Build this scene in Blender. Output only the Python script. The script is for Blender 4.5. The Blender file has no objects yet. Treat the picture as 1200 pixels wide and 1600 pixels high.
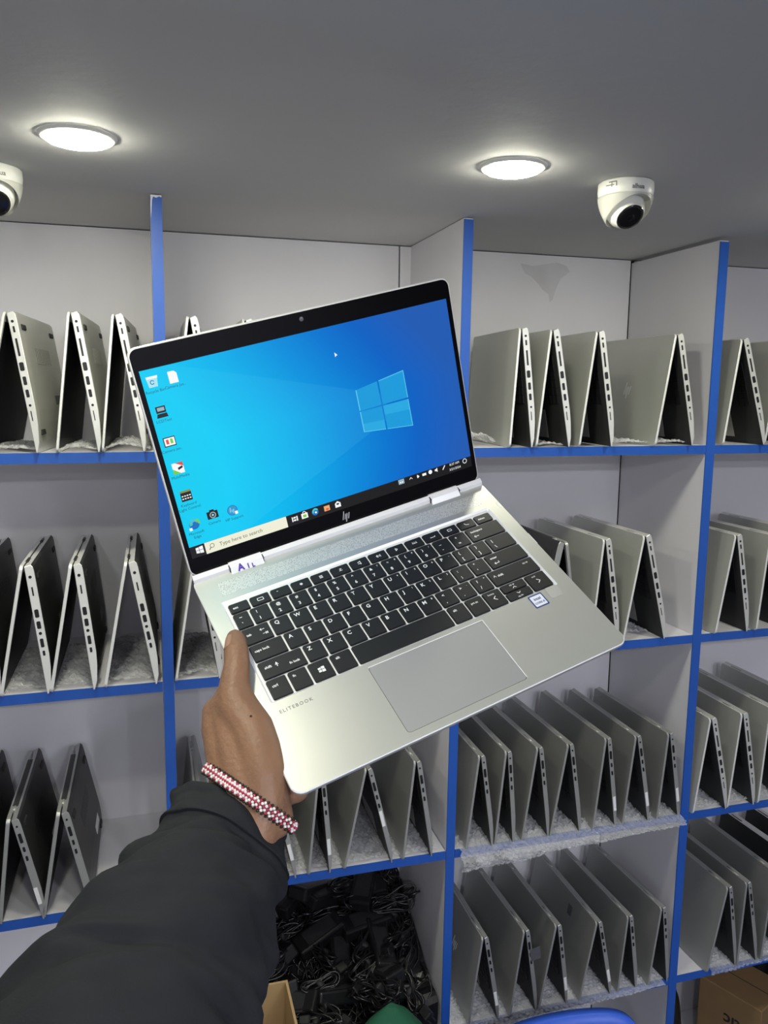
import bpy, bmesh, math, random
from mathutils import Vector, Matrix, noise
from mathutils.bvhtree import BVHTree

scn = bpy.context.scene
COL = scn.collection
R = math.radians
random.seed(7)

# ------------------------------------------------------------------ camera
CAM = Vector((0, -1.3, 0.01175))
RIGHT = Vector((0.96063303, -0.27766152, 0.00939514))
UP = Vector((0.03286057, 0.1471385, 0.9885699))
FWD = Vector((0.2758702, 0.94934416, -0.15047022))
cam_data = bpy.data.cameras.new('camera')
cam = bpy.data.objects.new('camera', cam_data)
COL.objects.link(cam)
cam_data.sensor_fit = 'VERTICAL'
cam_data.sensor_height = 36
cam_data.sensor_width = 27
cam_data.lens = 28.009
cam_data.clip_start = 0.02
m = Matrix.Identity(4)
for i in range(3):
    m[i][0], m[i][1], m[i][2], m[i][3] = RIGHT[i], UP[i], -FWD[i], CAM[i]
cam.matrix_world = m
scn.camera = cam

# ------------------------------------------------------------------ world, exposure
world = bpy.data.worlds.new('world')
scn.world = world
world.use_nodes = True
world.node_tree.nodes['Background'].inputs[0].default_value = (0.55, 0.6, 0.7, 1)
world.node_tree.nodes['Background'].inputs[1].default_value = 0.2
vs = scn.view_settings
vs.view_transform = 'Standard'
vs.look = 'None'
vs.exposure = 0.28
vs.gamma = 1
vs.use_curve_mapping = False
LAMP_STRENGTH = 135.0
LAMP_COLOR = (1.0, 0.985, 0.80)
REAR_STRENGTH = 560.0
REAR_COLOR = (0.90, 0.92, 1.0)
LAMPS = [(-0.072, -0.262), (0.459, -0.303), (1.0, -0.34), (-0.6, -0.25),
         (-0.12, -0.78), (0.25, -1.95), (0.9, -1.9), (-0.35, -2.0), (0.0, -2.65), (0.65, -2.65), (1.3, -2.6)]

ZC = 0.300          # ceiling
DEPTH = 0.2855      # shelf depth
TH = 0.0165         # board thickness
SHELF = {1: -0.0860, 2: -0.4631, 3: -0.8451, 4: -1.2208}
FLOOR = -1.95
DIVX = {'L': (0.0165, 0.008), 'M': (0.5205, 0.512), 'R': (1.0295, 1.030), 'E': (1.545, 1.545), 'W': (-0.49, -0.49)}

# ------------------------------------------------------------------ helpers
def srgb(r, g, b):
    f = lambda c: (c / 255 / 12.92) if c / 255 <= 0.04045 else ((c / 255 + 0.055) / 1.055) ** 2.4
    return (f(r), f(g), f(b), 1)

MATS = {}
def mat(name, color, rough=0.5, metal=0.0, spec=0.5, noise_amt=0.0, noise_scale=20.0, bump=0.0, bump_scale=200.0,
        emit=0.0, alpha=1.0, coat=0.0, transmission=0.0):
    if name in MATS:
        return MATS[name]
    mt = bpy.data.materials.new(name)
    mt.use_nodes = True
    nt = mt.node_tree
    b = nt.nodes['Principled BSDF']
    b.inputs['Base Color'].default_value = color
    b.inputs['Roughness'].default_value = rough
    b.inputs['Metallic'].default_value = metal
    b.inputs['Specular IOR Level'].default_value = spec
    b.inputs['Alpha'].default_value = alpha
    b.inputs['Coat Weight'].default_value = coat
    b.inputs['Transmission Weight'].default_value = transmission
    if emit:
        b.inputs['Emission Color'].default_value = color
        b.inputs['Emission Strength'].default_value = emit
    tc = None
    if noise_amt or bump:
        tc = nt.nodes.new('ShaderNodeTexCoord')
    if noise_amt:
        n = nt.nodes.new('ShaderNodeTexNoise')
        n.inputs['Scale'].default_value = noise_scale
        n.inputs['Detail'].default_value = 5
        nt.links.new(tc.outputs['Object'], n.inputs['Vector'])
        mr = nt.nodes.new('ShaderNodeMapRange')
        mr.inputs[3].default_value = 1 - noise_amt
        mr.inputs[4].default_value = 1 + noise_amt
        nt.links.new(n.outputs['Fac'], mr.inputs[0])
        mx = nt.nodes.new('ShaderNodeMix')
        mx.data_type = 'RGBA'
        mx.blend_type = 'MULTIPLY'
        mx.inputs[0].default_value = 1
        mx.inputs[6].default_value = color
        nt.links.new(mr.outputs[0], mx.inputs[7])
        nt.links.new(mx.outputs[2], b.inputs['Base Color'])
    if bump:
        n2 = nt.nodes.new('ShaderNodeTexNoise')
        n2.inputs['Scale'].default_value = bump_scale
        n2.inputs['Detail'].default_value = 4
        nt.links.new(tc.outputs['Object'], n2.inputs['Vector'])
        bp = nt.nodes.new('ShaderNodeBump')
        bp.inputs['Strength'].default_value = bump
        bp.inputs['Distance'].default_value = 0.002
        nt.links.new(n2.outputs['Fac'], bp.inputs['Height'])
        nt.links.new(bp.outputs[0], b.inputs['Normal'])
    MATS[name] = mt
    return mt

M_PANEL = mat('white_laminate', (0.71, 0.70, 0.735, 1), 0.45, noise_amt=0.05, noise_scale=6, bump=0.05, bump_scale=60)
M_BLUE = mat('blue_edge_banding', (0.017, 0.09, 0.42, 1), 0.35, noise_amt=0.08, noise_scale=14)
M_CEIL = mat('ceiling_paint', (0.53, 0.53, 0.53, 1), 0.75, noise_amt=0.05, noise_scale=5, bump=0.25, bump_scale=45)
M_WALL = mat('room_wall_paint', (0.55, 0.55, 0.58, 1), 0.8, noise_amt=0.05)
M_FLOOR = mat('floor_tile', (0.12, 0.12, 0.13, 1), 0.4, noise_amt=0.1)
M_SILVER = mat('light_silver_aluminium', (0.78, 0.78, 0.74, 1), 0.38, metal=0.55, noise_amt=0.02, noise_scale=40)
M_GREYMETAL = mat('grey_aluminium', (0.37, 0.375, 0.36, 1), 0.42, metal=0.62, noise_amt=0.05, noise_scale=9)
M_LIDLIGHT = mat('light_lid_aluminium', (0.54, 0.55, 0.51, 1), 0.42, metal=0.5, noise_amt=0.04, noise_scale=9)
M_EDGEGREY = mat('grey_machined_edge', (0.46, 0.465, 0.45, 1), 0.38, metal=0.6)
M_EDGE = mat('bright_chamfer', (0.85, 0.85, 0.82, 1), 0.35, metal=0.35)
M_DARKMETAL = mat('dark_laptop_shell', (0.03, 0.031, 0.032, 1), 0.45, metal=0.2, noise_amt=0.2, noise_scale=12)
M_BASEUNDER = mat('laptop_underside', (0.50, 0.50, 0.46, 1), 0.45, metal=0.4, noise_amt=0.06, noise_scale=12)
M_PORT = mat('port_black', (0.008, 0.008, 0.009, 1), 0.4)
M_RUBBER = mat('black_rubber', (0.015, 0.015, 0.016, 1), 0.7)
M_SCREENOFF = mat('dark_screen', (0.004, 0.005, 0.006, 1), 0.45, spec=0.12)
M_KEYBED = mat('dark_keyboard', (0.012, 0.013, 0.014, 1), 0.5)
M_INNER_SHADED = mat('inner_deck_shaded', (0.035, 0.036, 0.036, 1), 0.5, spec=0.15)  # dark reflection and shade inside the tents, put into the deck colour
M_DECK = mat('deck_aluminium', (0.62, 0.63, 0.585, 1), 0.42, metal=0.7, noise_amt=0.015, noise_scale=60, bump=0.02, bump_scale=900)
M_TRAY = mat('bright_key_tray', (0.80, 0.81, 0.80, 1), 0.4, metal=0.1)
M_PAD = mat('touchpad_glass', (0.58, 0.59, 0.58, 1), 0.36, metal=0.65)
M_BRIGHT = mat('polished_bevel', (0.88, 0.88, 0.90, 1), 0.3, metal=0.1)
M_KEY = mat('key_black', (0.011, 0.0125, 0.014, 1), 0.5, spec=0.35)
M_LEGEND = mat('key_legend_white', (0.85, 0.86, 0.85, 1), 0.5)
M_PRINTGREY = mat('grey_print', (0.16, 0.16, 0.15, 1), 0.5)
M_BLACKGLASS = mat('black_bezel_glass', (0.002, 0.002, 0.003, 1), 0.03, spec=0.2)
M_WHITE = mat('white_plastic', (0.80, 0.80, 0.76, 1), 0.35)
M_PAPER = mat('white_paper', (0.82, 0.82, 0.84, 1), 0.6)
M_PURPLE = mat('purple_print', (0.07, 0.025, 0.36, 1), 0.5)
M_BLACKGLOSS = mat('gloss_black', (0.006, 0.006, 0.007, 1), 0.12)
M_SKIN = mat('brown_skin', (0.235, 0.125, 0.072, 1), 0.48, spec=0.4, noise_amt=0.16, noise_scale=45, bump=0.35, bump_scale=260)
M_NAIL = mat('finger_nail', (0.38, 0.215, 0.15, 1), 0.28)
M_CLOTH = mat('black_suiting', (0.0125, 0.014, 0.0175, 1), 0.85, spec=0.25, noise_amt=0.12, noise_scale=30, bump=0.15, bump_scale=700)
M_CARD = mat('brown_cardboard', (0.40, 0.27, 0.125, 1), 0.8, noise_amt=0.08, noise_scale=25)
M_GREEN = mat('green_cloth', (0.006, 0.085, 0.04, 1), 0.85, noise_amt=0.15, noise_scale=60, bump=0.2, bump_scale=500)
M_BLUEPL = mat('blue_plastic', (0.03, 0.11, 0.62, 1), 0.4, noise_amt=0.1, noise_scale=60, bump=0.1, bump_scale=120)
M_BLACKPL = mat('black_plastic', (0.008, 0.008, 0.009, 1), 0.35, bump=0.05, bump_scale=300)
M_CABLE = mat('black_cable', (0.010, 0.010, 0.011, 1), 0.3)
M_LABELGREY = mat('printed_label', (0.09, 0.09, 0.10, 1), 0.45, noise_amt=0.4, noise_scale=200)
M_GAP = mat('dark_joint', (0.01, 0.01, 0.01, 1), 0.9)
M_TAPE = mat('clear_tape', (0.8, 0.8, 0.8, 1), 0.2)
M_STAIN = mat('water_stain', (0.61, 0.60, 0.625, 1), 0.6, noise_amt=0.1, noise_scale=30)
M_TAN = mat('tan_paper', (0.66, 0.52, 0.30, 1), 0.7)

def bubble_material():
    mt = bpy.data.materials.new('bubble_film')
    mt.use_nodes = True
    nt = mt.node_tree
    b = nt.nodes['Principled BSDF']
    b.inputs['Base Color'].default_value = (0.72, 0.73, 0.74, 1)
    b.inputs['Roughness'].default_value = 0.06
    b.inputs['Specular IOR Level'].default_value = 0.9
    b.inputs['Alpha'].default_value = 0.36
    tc = nt.nodes.new('ShaderNodeTexCoord')
    n = nt.nodes.new('ShaderNodeTexNoise')
    n.inputs['Scale'].default_value = 220
    n.inputs['Detail'].default_value = 3
    bp = nt.nodes.new('ShaderNodeBump')
    bp.inputs['Strength'].default_value = 0.6
    bp.inputs['Distance'].default_value = 0.002
    nt.links.new(tc.outputs['Object'], n.inputs['Vector'])
    nt.links.new(n.outputs['Fac'], bp.inputs['Height'])
    nt.links.new(bp.outputs[0], b.inputs['Normal'])
    return mt
M_BUBBLE = bubble_material()

def flat_emit(name, color, strength=0.84):
    if name in MATS:
        return MATS[name]
    mt = bpy.data.materials.new(name)
    mt.use_nodes = True
    b = mt.node_tree.nodes['Principled BSDF']
    b.inputs['Base Color'].default_value = (0.004, 0.004, 0.004, 1)
    b.inputs['Roughness'].default_value = 0.1
    b.inputs['Emission Color'].default_value = color
    b.inputs['Emission Strength'].default_value = strength
    MATS[name] = mt
    return mt

def link_mesh(name, bm, material, parent=None, smooth=False):
    me = bpy.data.meshes.new(name)
    bm.to_mesh(me)
    bm.free()
    if isinstance(material, (list, tuple)):
        for k in material:
            me.materials.append(k)
    else:
        me.materials.append(material)
    if smooth:
        for p in me.polygons:
            p.use_smooth = True
    o = bpy.data.objects.new(name, me)
    COL.objects.link(o)
    if parent:
        o.parent = parent
    return o

def empty(name, loc=(0, 0, 0), rz=0.0):
    o = bpy.data.objects.new(name, None)
    o.empty_display_size = 0.05
    o.location = loc
    o.rotation_euler = (0, 0, rz)
    COL.objects.link(o)
    return o

def tag(o, label, cat, group=None, kind=None):
    o['label'] = label
    o['category'] = cat
    if group:
        o['group'] = group
    if kind:
        o['kind'] = kind
    return o

def structure(o):
    o['kind'] = 'structure'
    return o

def add_box(bm, x0, x1, y0, y1, z0, z1, bevel=0.0, seg=2, M=None, mi=0):
    b2 = bmesh.new()
    bmesh.ops.create_cube(b2, size=1)
    for v in b2.verts:
        v.co = Vector(((x0 + x1) / 2 + v.co.x * (x1 - x0), (y0 + y1) / 2 + v.co.y * (y1 - y0), (z0 + z1) / 2 + v.co.z * (z1 - z0)))
    if bevel:
        bmesh.ops.bevel(b2, geom=b2.edges[:], offset=bevel, segments=seg, affect='EDGES', profile=0.5)
    merge(bm, b2, M, mi)

def merge(bm, b2, M=None, mi=0):
    if M is not None:
        bmesh.ops.transform(b2, matrix=M, verts=b2.verts[:])
    mp = {}
    for v in b2.verts:
        mp[v] = bm.verts.new(v.co)
    for f in b2.faces:
        try:
            nf = bm.faces.new([mp[v] for v in f.verts])
            nf.material_index = mi
            nf.smooth = f.smooth
        except ValueError:
            pass
    b2.free()

def box_obj(name, x0, x1, y0, y1, z0, z1, material, parent=None, bevel=0.0, seg=2):
    bm = bmesh.new()
    add_box(bm, x0, x1, y0, y1, z0, z1, bevel, seg)
    return link_mesh(name, bm, material, parent)

def add_prism(bm, pts, axis, a0, a1, mi=0):
    """extrude a 2d outline; axis 'y': pts are (x,z); 'z': (x,y); 'x': (y,z)"""
    def P(p, a):
        if axis == 'y':
            return (p[0], a, p[1])
        if axis == 'z':
            return (p[0], p[1], a)
        return (a, p[0], p[1])
    A = [bm.verts.new(P(p, a0)) for p in pts]
    B = [bm.verts.new(P(p, a1)) for p in pts]
    n = len(pts)
    fs = [bm.faces.new(A), bm.faces.new(B[::-1])]
    for i in range(n):
        fs.append(bm.faces.new((A[i], B[i], B[(i + 1) % n], A[(i + 1) % n])))
    for f in fs:
        f.material_index = mi
    bmesh.ops.recalc_face_normals(bm, faces=fs)

def rrect(x0, x1, y0, y1, r, n=5):
    out = []
    for cx, cy, a0 in ((x1 - r, y0 + r, -90), (x1 - r, y1 - r, 0), (x0 + r, y1 - r, 90), (x0 + r, y0 + r, 180)):
        for k in range(n + 1):
            a = R(a0 + 90 * k / n)
            out.append((cx + r * math.cos(a), cy + r * math.sin(a)))
    return out

def add_lathe(bm, prof, seg=40, M=None, mi=0, smooth=True, cap=True):
    b2 = bmesh.new()
    rings = []
    for r_, z in prof:
        rings.append([b2.verts.new((r_ * math.cos(2 * math.pi * k / seg), r_ * math.sin(2 * math.pi * k / seg), z)) for k in range(seg)])
    for a, b in zip(rings, rings[1:]):
        for k in range(seg):
            f = b2.faces.new((a[k], a[(k + 1) % seg], b[(k + 1) % seg], b[k]))
            f.smooth = smooth
    if cap:
        b2.faces.new(rings[0][::-1])
        b2.faces.new(rings[-1])
    bmesh.ops.recalc_face_normals(b2, faces=b2.faces[:])
    merge(bm, b2, M, mi)

def add_tube(bm, pts, r, seg=6, closed=False, mi=0, radii=None):
    n = len(pts)
    pts = [Vector(p) for p in pts]
    rings = []
    up = Vector((0.13, 0.27, 0.95))
    for i, p in enumerate(pts):
        a = pts[(i - 1) % n] if (closed or i > 0) else p
        b = pts[(i + 1) % n] if (closed or i < n - 1) else p
        t = (b - a)
        if t.length < 1e-9:
            t = Vector((1, 0, 0))
        t.normalize()
        s = t.cross(up)
        if s.length < 1e-3:
            s = t.cross(Vector((1, 0, 0)))
        s.normalize()
        w = s.cross(t)
        rr = radii[i] if radii else r
        rings.append([bm.verts.new(p + s * rr * math.cos(2 * math.pi * k / seg) + w * rr * math.sin(2 * math.pi * k / seg)) for k in range(seg)])
    idx = range(n) if closed else range(n - 1)
    for i in idx:
        a, b = rings[i], rings[(i + 1) % n]
        for k in range(seg):
            f = bm.faces.new((a[k], a[(k + 1) % seg], b[(k + 1) % seg], b[k]))
            f.smooth = True
            f.material_index = mi
    if not closed:
        for q in (rings[0][::-1], rings[-1]):
            f = bm.faces.new(q)
            f.material_index = mi

def text_bm(bm, s, x, y, size, z=0.0, M=None, mi=0, spacing=1.0, align='LEFT', bold=0.0, depth=0.00006):
    cu = bpy.data.curves.new('t', 'FONT')
    cu.body = s
    cu.size = size
    cu.align_x = align
    cu.space_character = spacing
    cu.offset = bold
    cu.resolution_u = 2
    cu.extrude = depth
    ob = bpy.data.objects.new('t', cu)
    COL.objects.link(ob)
    dg = bpy.context.evaluated_depsgraph_get()
    me = bpy.data.meshes.new_from_object(ob.evaluated_get(dg))
    b2 = bmesh.new()
    b2.from_mesh(me)
    bmesh.ops.translate(b2, verts=b2.verts[:], vec=(x, y, z + depth))
    merge(bm, b2, M, mi)
    bpy.data.objects.remove(ob)
    bpy.data.curves.remove(cu)
    bpy.data.meshes.remove(me)

# ------------------------------------------------------------------ room
XL, XR, YB, YF = -1.7, 3.2, 0.36, -3.3
structure(box_obj('floor', XL, XR, YF, YB, FLOOR - 0.05, FLOOR, M_FLOOR))
structure(box_obj('ceiling', XL, XR, YF, YB, ZC, ZC + 0.05, M_CEIL))
structure(box_obj('wall_back', XL, XR, DEPTH + 0.03, YB, FLOOR, ZC, M_WALL))
structure(box_obj('wall_left', XL - 0.05, XL, YF, YB, FLOOR, ZC, M_WALL))
structure(box_obj('wall_right', XR, XR + 0.05, YF, YB, FLOOR, ZC, M_WALL))
structure(box_obj('wall_rear', XL, XR, YF - 0.05, YF, FLOOR, ZC, M_WALL))

# ------------------------------------------------------------------ shelf unit
unit = tag(empty('display_shelf', (0.5, 0.14, FLOOR)), 'white built-in shelf unit with blue front edges, filled with laptops', 'shelf')
UO = Vector(unit.location)

def ub(name, x0, x1, y0, y1, z0, z1, material, parent=None):
    bm = bmesh.new()
    add_box(bm, x0 - UO.x, x1 - UO.x, y0 - UO.y, y1 - UO.y, z0 - UO.z, z1 - UO.z)
    return link_mesh(name, bm, material, parent or unit)

EB = 0.0022
for k in ('W', 'L', 'M', 'R', 'E'):
    xt, xb = DIVX[k]
    t = {'R': 0.0185}.get(k, 0.0165)
    ztop = ZC - (0.0075 if k == 'R' else 0.0012)
    zt2, zb2 = ztop, FLOOR
    xb2 = xt + (xb - xt) * (ztop - FLOOR) / 1.5
    def quadbox(y0, y1, tt, z0, z1):
        bm = bmesh.new()
        f = lambda z: xt + (xb2 - xt) * (ztop - z) / (ztop - FLOOR)
        add_prism(bm, [(f(z1) - tt / 2 - UO.x, z1 - UO.z), (f(z1) + tt / 2 - UO.x, z1 - UO.z), (f(z0) + tt / 2 - UO.x, z0 - UO.z), (f(z0) - tt / 2 - UO.x, z0 - UO.z)], 'y', y0 - UO.y, y1 - UO.y)
        return bm
    d = link_mesh('divider', quadbox(0.0, DEPTH, t, FLOOR, ztop), M_PANEL, unit)
    link_mesh('edge_band', quadbox(-EB, -0.0001, t + 0.0006, FLOOR, ztop - 0.002), M_BLUE, d)

order = ['W', 'L', 'M', 'R', 'E']
def divx(k, z):
    xt, xb = DIVX[k]
    return xt + (xb - xt) * (ZC - z) / 1.5
for a, b in zip(order, order[1:]):
    for n, z in list(SHELF.items()) + [(5, -1.60)]:
        if n == 5 and a == 'R':
            pass
        x0 = divx(a, z) + 0.0095
        x1 = divx(b, z) - 0.0098
        s = ub('shelf_board', x0, x1, 0.0003, DEPTH - 0.0005, z - TH, z, M_PANEL)
        ub('edge_band', x0, x1, -EB + 0.0004, 0.0002, z - TH, z, M_BLUE, s)
    # back panels
    x0 = divx(a, 0) + 0.004
    x1 = divx(b, 0) - (0.0118 if b == 'R' else 0.004)
    if a == 'L':
        ub('back_panel', x0, 0.4865, DEPTH, DEPTH + 0.012, FLOOR, ZC - 0.0018, M_PANEL)
        ub('back_panel', 0.4895, x1, DEPTH, DEPTH + 0.012, FLOOR, ZC - 0.0018, M_PANEL)
    else:
        ub('back_panel', x0, x1, DEPTH, DEPTH + 0.012, FLOOR, ZC - 0.0018, M_PANEL)
# chipped paint at the top of the left divider's edge
bm = bmesh.new()
add_prism(bm, [(x_ - UO.x, z_ - UO.z) for x_, z_ in ((.0088, .2985), (.0246, .2985), (.0243, .2955), (.021, .2968), (.017, .2945), (.0125, .2960), (.0108, .2915), (.0102, .286), (.0096, .279), (.0084, .264), (.0083, .285))], 'y', -EB - .0004 - UO.y, -EB - .0001 - UO.y)
link_mesh('paint_chip', bm, M_PANEL, unit)
# dark backing seen through the joints
ub('joint_backing', -0.49, 1.545, DEPTH + 0.013, DEPTH + 0.02, FLOOR, ZC - 0.001, M_GAP)
# old water stain on the back of the third bay
bm = bmesh.new()
pts = []
prof = [(-.085, .045), (-.05, .04), (-.02, .045), (.02, .052), (.05, .045), (.06, .03), (.035, .012), (.022, -.012), (.012, -.045), (.004, -.05), (0.0, -.03), (-.018, -.02), (-.03, -.005), (-.05, .012), (-.07, .02)]
add_prism(bm, [(0.822 + x * 0.8 - UO.x, 0.243 + z * 0.8 - UO.z) for x, z in prof], 'y', DEPTH - 0.0004 - UO.y, DEPTH - UO.y)
link_mesh('water_stain', bm, M_STAIN, unit)

# ------------------------------------------------------------------ downlights
M_LED = flat_emit('led_diffuser', LAMP_COLOR + (1,), LAMP_STRENGTH)
M_LED_COOL = flat_emit('led_diffuser_cool', REAR_COLOR + (1,), REAR_STRENGTH)
lamp_labels = ['round recessed downlight glowing above the far left bay', 'round recessed downlight glowing left of the white dome camera',
               'round downlight beyond the right frame edge', 'round downlight beyond the left frame edge', 'round downlight above the photographer, out of the frame',
               'round downlight close behind the photographer', 'round downlight behind the photographer to the right', 'round downlight behind the photographer to the left',
               'round downlight near the rear wall, leftmost', 'round downlight near the rear wall, middle', 'round downlight near the rear wall, rightmost']
def downlight(x, y, i):
    o = empty('downlight', (x, y, ZC))
    lab = lamp_labels[i]
    tag(o, lab, 'light', 'ceiling downlights')
    bm = bmesh.new()
    add_lathe(bm, [(0.0375, -0.0005), (0.0378, -0.0030), (0.039, -0.0042), (0.0425, -0.0028), (0.0440, -0.0002)], 48, cap=False)
    link_mesh('bezel', bm, M_WHITE, o)
    bm = bmesh.new()
    add_lathe(bm, [(0.0, -0.0105), (0.018, -0.0100), (0.028, -0.0088), (0.034, -0.0070), (0.0373, -0.0042), (0.0373, -0.0004)], 40, cap=False)
    d = link_mesh('diffuser', bm, M_LED if i < 5 else M_LED_COOL, o, smooth=True)
for i, (x, y) in enumerate(LAMPS):
    downlight(x, y, i)

# ------------------------------------------------------------------ dome cameras
def dome_camera(name, x, y, s, look_az, tilt, label, text_az):
    o = empty(name, (x, y, ZC))
    tag(o, label, 'camera', 'dome security cameras')
    r = 0.0375 * s
    bm = bmesh.new()
    add_lathe(bm, [(r * 0.95, -0.0002), (r * 1.0, -0.002), (r * 1.01, -0.012 * s), (r * 0.985, -0.020 * s), (r * 0.975, -0.0205 * s)], 56)
    link_mesh('mounting_ring', bm, M_WHITE, o)
    # skirt, cut away towards the look direction so that the eyeball shows
    bm = bmesh.new()
    seg, rows = 64, 10
    grid = []
    for k in range(seg):
        a = 2 * math.pi * k / seg
        da = (a - look_az + math.pi) % (2 * math.pi) - math.pi
        open_ = 0.5 + 0.5 * math.cos(da)
        low = 0.056 - 0.034 * (open_ ** 2.2)
        col = []
        for j in range(rows + 1):
            z = (0.0195 + (low - 0.0195) * j / rows)
            rr = 0.0375 * (1 - 0.55 * max(0, (z - 0.0195) / 0.045) ** 1.7)
            col.append(bm.verts.new((rr * s * math.cos(a), rr * s * math.sin(a), -z * s)))
        grid.append(col)
    for k in range(seg):
        for j in range(rows):
            f = bm.faces.new((grid[k][j], grid[k][j + 1], grid[(k + 1) % seg][j + 1], grid[(k + 1) % seg][j]))
            f.smooth = True
    bmesh.ops.solidify(bm, geom=bm.faces[:], thickness=0.0012)
    link_mesh('skirt', bm, M_WHITE, o)
    # eyeball
    eye_c = Vector((0, 0, -0.0335 * s))
    D = Vector((math.cos(look_az) * math.cos(tilt), math.sin(look_az) * math.cos(tilt), -math.sin(tilt)))
    q = D.to_track_quat('Z', 'Y').to_matrix().to_4x4()
    Mx = Matrix.Translation(eye_c) @ q
    re = 0.0272 * s
    prof = [(re * math.sin(R(a)), re * math.cos(R(a))) for a in range(175, 44, -10)] + [(re * 0.735, re * 0.72), (re * 0.70, re * 0.73)]
    bm = bmesh.new()
    add_lathe(bm, prof, 48, Mx)
    link_mesh('eyeball', bm, M_WHITE, o)
    bm = bmesh.new()
    add_lathe(bm, [(re * 0.70, re * 0.715), (re * 0.69, re * 0.765), (re * 0.55, re * 0.80), (0.0001, re * 0.82)], 40, Mx)
    g = link_mesh('front_glass', bm, M_BLACKGLOSS, o)
    bm = bmesh.new()
    add_lathe(bm, [(re * 0.2, re * 0.79), (re * 0.18, re * 0.835), (0.0001, re * 0.85)], 24, Mx)
    link_mesh('lens', bm, M_SCREENOFF, g)
    # logo lettering bent round the ring
    b2 = bmesh.new()
    text_bm(b2, 'alhua', 0, 0, 0.0085 * s, bold=0.00012, align='CENTER', depth=0.0002)
    for v in b2.verts:
        a = text_az + v.co.x / r
        rr = r * 1.012 + v.co.z
        v.co = Vector((rr * math.cos(a), rr * math.sin(a), -0.0155 * s + v.co.y))
    link_mesh('logo', b2, M_PRINTGREY, o)
    return o
# towards the photographer is about (-0.53,-0.85)
cr = dome_camera('security_camera', 0.643, -0.276, 1.0, R(-88), R(46), 'white dome security camera on the ceiling right of the downlight', R(-96))
bm = bmesh.new()
for (a0, a1, z0, z1) in ((-158, -140, -.0045, -.006), (-152, -150, -.006, -.012), (-165, -146, -.0085, -.0098), (-142, -140, -.0045, -.011)):
    for k in range(6):
        aa, ab = R(a0 + (a1 - a0) * k / 6), R(a0 + (a1 - a0) * (k + 1) / 6)
        rr = 0.0382
        vs_ = [bm.verts.new((rr * math.cos(a), rr * math.sin(a), z)) for a, z in ((aa, z0), (ab, z0), (ab, z1), (aa, z1))]
        bm.faces.new(vs_)
link_mesh('slot_mark', bm, M_PRINTGREY, cr)
dome_camera('security_camera', -0.195, -0.082, 1.02, R(-72), R(42), 'white dome security camera cut off by the left frame edge', R(-68))

# ------------------------------------------------------------------ standing laptops
W0 = 0.262
def slash_logo(bm, cx, cy, h, M=None, mi=0, depth=0.0002):
    """four slanted strokes inside a circle"""
    sl = 0.28
    for (x, y0, y1) in ((-0.30, -0.32, 0.62), (-0.06, -0.32, 0.30), (0.14, -0.62, 0.30), (0.38, -0.32, 0.34)):
        w = 0.042
        p = [(cx + h * (x - w + sl * y0), cy + h * y0), (cx + h * (x + w + sl * y0), cy + h * y0), (cx + h * (x + w + sl * y1), cy + h * y1), (cx + h * (x - w + sl * y1), cy + h * y1)]
        b2 = bmesh.new()
        add_prism(b2, p, 'z', 0, depth)
        merge(bm, b2, M, mi)

PORTS1 = [(.07, .0042, .0042, 1), (.125, .0028, .009, 0), (.25, .0030, .026, 0), (.385, .0062, .0125, 0), (.485, .0048, .0125, 0), (.575, .0045, .0115, 0), (.66, .0038, .0038, 1), (.735, .0013, .015, 0)]
PORTS2 = [(.09, .0048, .0048, 1), (.20, .0022, .014, 0), (.37, .0060, .013, 0), (.46, .0058, .012, 0), (.525, .0048, .0048, 1), (.60, .0050, .014, 0), (.68, .0036, .008, 0)]
PORTS3 = [(.075, .0036, .0036, 1), (.19, .0048, .017, 0), (.30, .0036, .0085, 0), (.39, .0036, .0085, 0)]

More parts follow.
